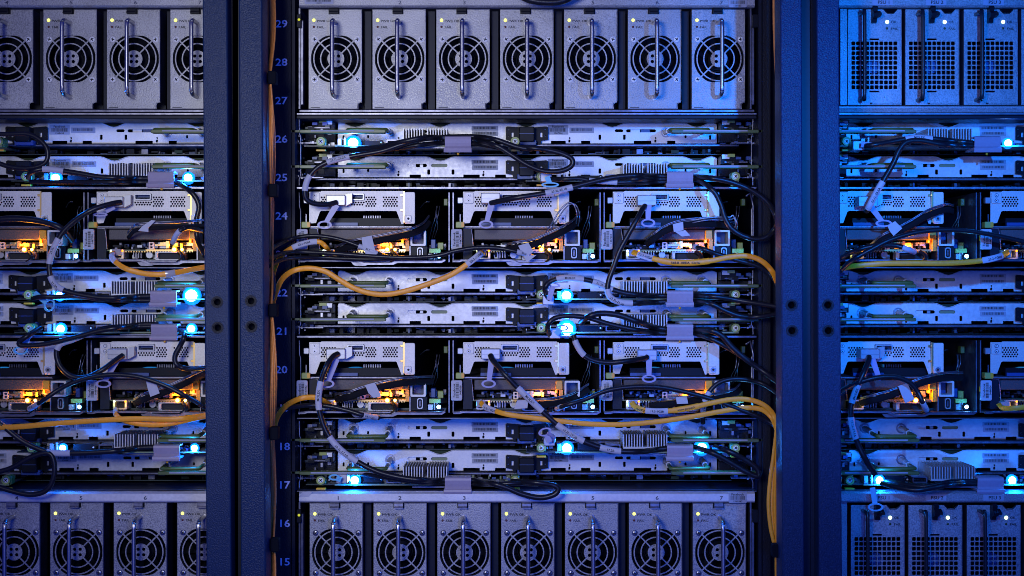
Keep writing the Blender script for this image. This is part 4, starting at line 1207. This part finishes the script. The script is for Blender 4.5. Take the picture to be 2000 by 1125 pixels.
cable('network_cable', 'printed orange cable from the rightmost number 24 node to the right rail', 'cable',
      [(1236, 492, -20), (1248, 497, -40), (1275, 505), (1310, 512), (1350, 513), (1390, 509), (1425, 502), (1460, 500), (1488, 510), (1508, 530), (1518, 552, -90)],
      5.2, 'cable_orange', y=-62, flat=1.5, group=OG, sleeves=[(0.06, 0.17, '23.3-1G26'), (0.22, 0.50, '568-B  AI/EIA  CAT6', 'cable_orange')], plug=rj45plug(1236, 495, 0))
cable('network_cable', 'short orange cable from the left rail to the leftmost node by number 19', 'cable',
      [(535, 835, -130), (543, 812, -110), (560, 792, -80), (585, 779), (612, 776), (630, 782), (644, 790, -20)],
      5.2, 'cable_orange', y=-56, flat=1.5, group=OG, plug=rj45plug(643, 789, 0))
cable('network_cable', 'long orange cable from the centre node by number 19 sagging across to the right rail', 'cable',
      [(938, 786, -20), (950, 796, -45), (985, 808), (1030, 815), (1090, 822), (1150, 828), (1215, 829), (1280, 824), (1345, 815), (1400, 805), (1450, 797), (1485, 799), (1507, 815), (1518, 840, -90)],
      4.9, 'cable_amber', y=-70, flat=1.4, group=OG, sleeves=[(0.03, 0.085, '19.2-1G27')], plug=rj45plug(939, 788, 0))
cable('network_cable', 'orange cable with a white 19.3-1G28 sleeve from the rightmost node to the right rail', 'cable',
      [(1234, 786, -20), (1243, 796, -45), (1262, 802), (1300, 803), (1345, 797), (1390, 787), (1430, 780), (1465, 781), (1495, 793), (1513, 815), (1521, 845, -90)],
      4.9, 'cable_amber', y=-74, flat=1.4, group=OG, sleeves=[(0.08, 0.16, 'EIA/TIA', 'cable_amber'), (0.17, 0.29, '19.3-1G28'), (0.32, 0.46, 'www.panpack', 'cable_amber')], plug=rj45plug(1235, 789, 0))
# --- left rack
cable(B, 'black cable looping down from the right upper node of the left rack', CB,
      [(236, 395, -38), (218, 398, -50), (180, 410), (145, 432), (118, 460), (101, 495), (96, 525), (103, 550), (122, 566), (160, 576), (210, 582), (275, 579), (310, 578, -50)],
      5.2, y=-64, group=DG, sleeves=[(0.30, 0.41, '23.3L'), (0.46, 0.54, '21.2A')], plug=qsfp(231, 396, 207, 421, 14, 4))
cable(B, 'black cable from the right node of the lower left bay swinging left and up', CB,
      [(240, 694, -38), (228, 702, -48), (200, 722), (170, 736), (140, 735), (118, 716), (110, 690), (118, 672), (140, 664), (175, 650), (215, 640), (275, 638), (310, 638, -50)],
      5.2, y=-64, group=DG, sleeves=[(0.42, 0.56, '')], plug=qsfp(238, 690, 213, 747, 15, 8))
cable(B, 'black cable turning back under the left tray lights to hold the blue ring tab', CB,
      [(80, 640, -40), (55, 655), (38, 668), (45, 675), (90, 672), (150, 658), (200, 645), (275, 634), (310, 634, -50)], 5.0, y=-70, group=DG,
      plug=looptab(70, 640, 46, 684, 14, 8, 'tab_cyan', False))
cable(B, 'black cable behind the blue ring tab between the left tray lights', CB,
      [(64, 583, -40), (80, 580), (110, 580), (150, 578), (200, 585), (275, 587), (310, 586, -50)], 4.8, y=-60, group=DG,
      plug=looptab(72, 572, 102, 596, 13, 10, 'tab_cyan', False, ang=-1.0))
cable(B, 'black cable running level to the left clip beside number 25', CB,
      [(55, 347, -30), (62, 336), (90, 330), (150, 338), (200, 346), (270, 348), (330, 352), (370, 372), (388, 400), (384, 430), (386, 470), (400, 500, -100)], 5.0, y=-60, group=DG,
      sleeves=[(0.10, 0.17, '')])
cable(B, 'lower black cable of the pair in the left clip beside number 25', CB,
      [(60, 355, -10), (120, 356, -40), (200, 356), (270, 356), (330, 356, -30)], 4.6, y=-55, group=DG)
cable(B, 'black cable looping round the left trays at the top left corner', CB,
      [(-20, 262), (20, 262), (55, 262), (80, 275), (93, 295), (88, 318), (60, 328), (20, 326), (-20, 312)], 4.6, y=-60, group=DG)
cable(B, 'blue-lit black cable bending down and right from the last blue light of the left rack', CB,
      [(352, 645, -20), (360, 655), (352, 675), (342, 695), (345, 712), (365, 720), (405, 719, -110)], 5.2, y=-60, group=DG)
cable(B, 'black lead sweeping across the lower nodes of the left rack', CB,
      [(55, 800, -20), (80, 785), (120, 758), (165, 740), (215, 732), (270, 736), (320, 752), (365, 775), (400, 795, -100)], 4.6, y=-70, group=TG, sleeves=[(0.02, 0.14, '19.2')])
cable(B, 'short black lead arching down onto the right node port of the upper left bay', CB,
      [(336, 480, -10), (340, 468, -30), (350, 452), (368, 445), (400, 452, -100)], 4.6, y=-50, group=TG, sleeves=[(0.10, 0.40, '')])
cable(B, 'thick black cable over the left node of the upper left bay', CB, [(-20, 430), (30, 427), (80, 432), (120, 446), (140, 470, -20)], 6.0, y=-50, group=TG)
cable(B, 'black cable slanting down from the left photo edge to the lowest left trays', CB,
      [(-20, 812), (10, 835), (45, 862), (85, 880), (110, 885), (170, 884), (230, 880), (280, 874), (310, 874, -40)], 5.4, y=-66, group=DG, sleeves=[(0.34, 0.46, '')])
cable(B, 'black cable hanging in a loop above the bottom shelf of the left rack', CB,
      [(-20, 925), (20, 915), (60, 893), (95, 885), (106, 905), (104, 935), (90, 958), (60, 966), (20, 958), (-20, 945)], 5.0, y=-70, group=DG)
ribbon('silver wired lead with a white flag across the upper left bay', [(400, 440, -90), (350, 444), (300, 446), (265, 450), (250, 465, -10)], [[(278, 442), (296, 430), (304, 431), (290, 445), (290, 453), (270, 451)]], 4)
ribbon('black ribbon lead with a printed white flag in the lower left bay', [(405, 728, -110), (370, 745), (325, 765), (285, 778), (262, 790, -10)], [[(284, 739), (304, 745), (312, 768), (294, 775), (289, 760)]], 6)
cable('network_cable', 'orange cable from the upper left bay hanging down behind the upright', 'cable',
      [(219, 492, -20), (220, 505, -45), (240, 522), (270, 532), (305, 536), (345, 532), (405, 521, -110)], 5.2, 'cable_orange', y=-62, flat=1.5, group=OG,
      sleeves=[(0.03, 0.16, ''), (0.58, 0.66, '', 'clear_sleeve')], plug=rj45plug(230, 493, 0))
cable('network_cable', 'straight orange cable crossing the whole left rack at number 19', 'cable',
      [(-20, 834), (30, 834), (100, 828), (180, 822), (260, 818), (330, 819), (370, 816), (410, 810, -110)], 5.2, 'cable_orange', y=-70, flat=1.5, group=OG)
cable('network_cable', 'second orange cable sagging under the straight one in the left rack', 'cable',
      [(224, 800, -20), (228, 812, -50), (245, 822), (280, 829), (320, 829), (360, 822), (410, 811, -110)], 5.0, 'cable_orange', y=-62, flat=1.5, group=OG, sleeves=[(0.0, 0.08, '')])
# --- right rack
cable(B, 'thick black cable rising from the upper left node of the right rack', CB,
      [(1692, 412, -46), (1698, 402), (1712, 375), (1728, 348), (1745, 318), (1757, 292), (1772, 277), (1800, 275), (1840, 282), (1890, 285), (1930, 284, -50)], 5.4, y=-66, group=DG,
      sleeves=[(0.04, 0.20, '23.1L-25.2A')], plug=qsfp(1688, 395, 1716, 438, 16, 7, tab='tab_plastic'))
cable(B, 'black cable with a sleeve and cyan ring leaving the first tray of the right rack', CB,
      [(1682, 285, -20), (1700, 284), (1740, 277), (1785, 269), (1810, 270), (1850, 274), (1900, 279, -50)], 5.0, y=-60, group=DG, sleeves=[(0.38, 0.56, 'MOLEX')], plug=looptab(1678, 284, 1695, 284, 16, 4, 'tab_plastic'))
cable(B, 'black lead rising from the upright over the upper bay of the right rack', CB,
      [(1640, 530, -110), (1665, 508), (1700, 488), (1740, 468), (1790, 454), (1840, 449), (1890, 451), (1950, 461), (2020, 477)], 4.6, y=-68, group=TG)
cable(B, 'black lead from the upright to the orange-lit port of the upper right bay', CB,
      [(1640, 505, -110), (1670, 490), (1710, 480), (1750, 480), (1775, 488), (1790, 494, -20)], 4.6, y=-60, group=TG, sleeves=[(0.72, 0.92, '')])
cable(B, 'black cable falling from the lower left node of the right rack', CB,
      [(1697, 697, -38), (1696, 706, -50), (1686, 730), (1672, 762), (1662, 795), (1664, 830), (1676, 868), (1692, 900), (1708, 925, -40)], 5.4, y=-66, group=DG,
      sleeves=[(0.26, 0.40, 'MOLEX'), (0.50, 0.66, '19.1L-17.1A')], plug=qsfp(1692, 690, 1708, 738, 3, 3))
cable(B, 'black lead arching over the lower left node of the right rack', CB,
      [(1640, 765, -110), (1670, 750), (1705, 739), (1745, 736), (1775, 746), (1792, 765), (1804, 790), (1812, 806, -10)], 4.8, y=-70, group=TG, sleeves=[(0.74, 0.90, '')])
cable(B, 'black cable sagging between the two blue lights by number 17 of the right rack', CB,
      [(1722, 944, -10), (1750, 951, -40), (1790, 957), (1830, 951), (1870, 944), (1910, 945, -50)], 5.0, y=-60, group=DG, plug=looptab(1700, 950, 1706, 988, 15, 8, 'tab_cyan', False))
cable(B, 'second black cable lying above the sagging one by number 17 of the right rack', CB,
      [(1730, 938, 0), (1765, 946, -30), (1810, 950), (1860, 940), (1910, 940, -50)], 4.4, y=-52, group=DG)
ribbon('silver-edged ribbon lead with a white flag in the upper bay of the right rack', [(1862, 412, 0), (1845, 410, -20), (1810, 422), (1780, 440), (1750, 456), (1722, 470), (1700, 488, -10)],
       [[(1733, 441), (1748, 432), (1762, 446), (1745, 461), (1738, 452)]], 6)
ribbon('black ribbon lead with a white flag in the lower bay of the right rack', [(1880, 738, 10), (1850, 738, -15), (1810, 745), (1775, 758), (1740, 772), (1705, 782), (1680, 788, -10)],
       [[(1754, 754), (1772, 748), (1786, 780), (1768, 787), (1760, 770)]])
cable('network_cable', 'orange cable crossing the upper bay of the right rack', 'cable',
      [(1640, 526, -110), (1665, 520), (1720, 515), (1780, 514), (1850, 514), (1910, 510), (1950, 502), (1970, 492, -25)], 5.2, 'cable_orange', y=-66, flat=1.5, group=OG,
      sleeves=[(0.78, 0.90, '23.2-1G08'), (0.905, 0.97, '', 'cable_amber')], plug=rj45plug(1962, 497, 0))
cable('network_cable', 'orange cable at the right photo edge by the lower bay of the right rack', 'cable',
      [(1950, 789, -20), (1960, 797, -40), (1985, 797), (2020, 792)], 5.0, 'cable_amber', y=-55, flat=1.4, group=OG, plug=rj45plug(1960, 790, 0))

# --- vertical orange bundles hanging behind the uprights
VG = 'orange cables of the vertical bundles'
LB_ = [(-30, 536, 5), (60, 536, 5.5), (138, 531, 2), (152, 531, 2), (166, 531, 2), (270, 536, 6), (350, 535, 4.5), (368, 533, 2), (400, 534, 3.5), (480, 533, 4),
      (560, 533, 4), (606, 532, 2), (630, 534, 3.5), (720, 538, 6), (800, 537, 6), (846, 535, 2), (870, 536, 4), (960, 538, 4.2), (1045, 536, 3), (1064, 535, 2), (1090, 538, 4), (1160, 539, 4)]
LB = [(p, x - 3.5, wv * 0.8) for p, x, wv in LB_]
for k in range(4):
    u = (-0.75, -0.25, 0.25, 0.75)[k]
    pts = [(x + wv * u * 1.25 + 0.6 * math.sin(p * 0.021 + k * 2), p, -172 + 34 * math.sin(p * 0.013 + 1.2 + k * 0.3)) for p, x, wv in LB]
    cable('network_cable', '%s orange strand of the bundle hanging behind the left upright' % ['outermost left', 'second', 'third', 'innermost right'][k], 'cable', pts,
          1.9, 'bundle_orange', y=-196 + 4 * (k % 2), flat=1.8, group=VG, n=5)
RB = [(815, 1519, 1), (850, 1517, 2), (890, 1514, 4.5), (940, 1509.5, 8), (985, 1507.5, 9), (1025, 1510, 8), (1055, 1514, 5), (1075, 1518, 2.5), (1100, 1518.5, 2.6), (1170, 1519.5, 2.6)]
for k in range(3):
    u = (-0.66, 0, 0.66)[k]
    pts = [(x + wv * u * 1.1, p) for p, x, wv in RB]
    cable('network_cable', '%s orange strand of the bulging bundle behind the right upright' % ['outermost left', 'centre', 'innermost right'][k], 'cable', pts,
          3.6, 'cable_amber', y=-150 + 5 * (k % 2), flat=1.8, group=VG, n=5)
cable('network_cable', 'thin orange strand at the top behind the right upright', 'cable',
      [(1512, -30), (1513, 60), (1517, 150), (1521, 200)], 3.4, 'bundle_orange', y=-120, flat=1.8, group=VG)
for (x, p, tag_) in ((532, 152, 'left upright beside number 28'), (534, 372, 'left upright beside number 25'), (534, 606, 'left upright beside number 22'),
                     (536, 846, 'left upright beside number 18'), (537, 1064, 'left upright beside number 15'), (1516, 1075, 'right upright near the bottom')):
    mb = MB(); wp_ = wpts([(x, p)], -200)[0]
    mb.rbox(wp_.x - 8, wp_.x + 8, -208, -186, wp_.z - 12, wp_.z + 12, 'dark_void', 3, 1.5)
    o = link(finish(mb, Frame(wp_.x, wp_.z, 0), 'cable_strap'), 'cable_strap', None, Vector(((wp_.x - 1000) * S, 0, -(wp_.z - 562.5) * S)))
    o['label'] = 'black strap round the orange bundle at the ' + tag_; o['category'] = 'cable strap'; o['group'] = 'straps on the cable bundles'
for (pts, t) in (([(522, 440, -150), (530, 400), (528, 365), (521, 340)], 'beside number 25'), ([(521, 600, -150), (532, 585), (536, 560), (533, 530)], 'beside number 22')):
    cable(B, 'short black lead curling round the orange bundle ' + t, CB, pts, 3.2, y=-134, group=TG)
# thick cable crossing the very top of the middle rack
cable(B, 'thick black cable sagging into view at the top of the middle rack', CB, [(1000, -20), (1030, -2), (1065, 4), (1100, 1), (1130, -16)], 7, y=-60, group=DG)

cable('power_lead', 'pair of thin silver wires arching over the centre node by number 24', 'cable',
      [(1050, 482, -10), (1062, 462, -30), (1080, 432), (1097, 407), (1112, 396), (1122, 402), (1127, 420), (1124, 440, 0)], 1.5, 'edge_steel', y=-46, group='thin silver wires', wires=((5, 2),))
cable('power_lead', 'pair of thin silver wires over the ribbon of the rightmost number 24 node', 'cable',
      [(1330, 436, -30), (1365, 428), (1400, 424), (1425, 424), (1432, 421), (1437, 436), (1434, 448, -10)], 1.3, 'plug_steel', y=-46, group='thin silver wires', wires=((3, 4),))
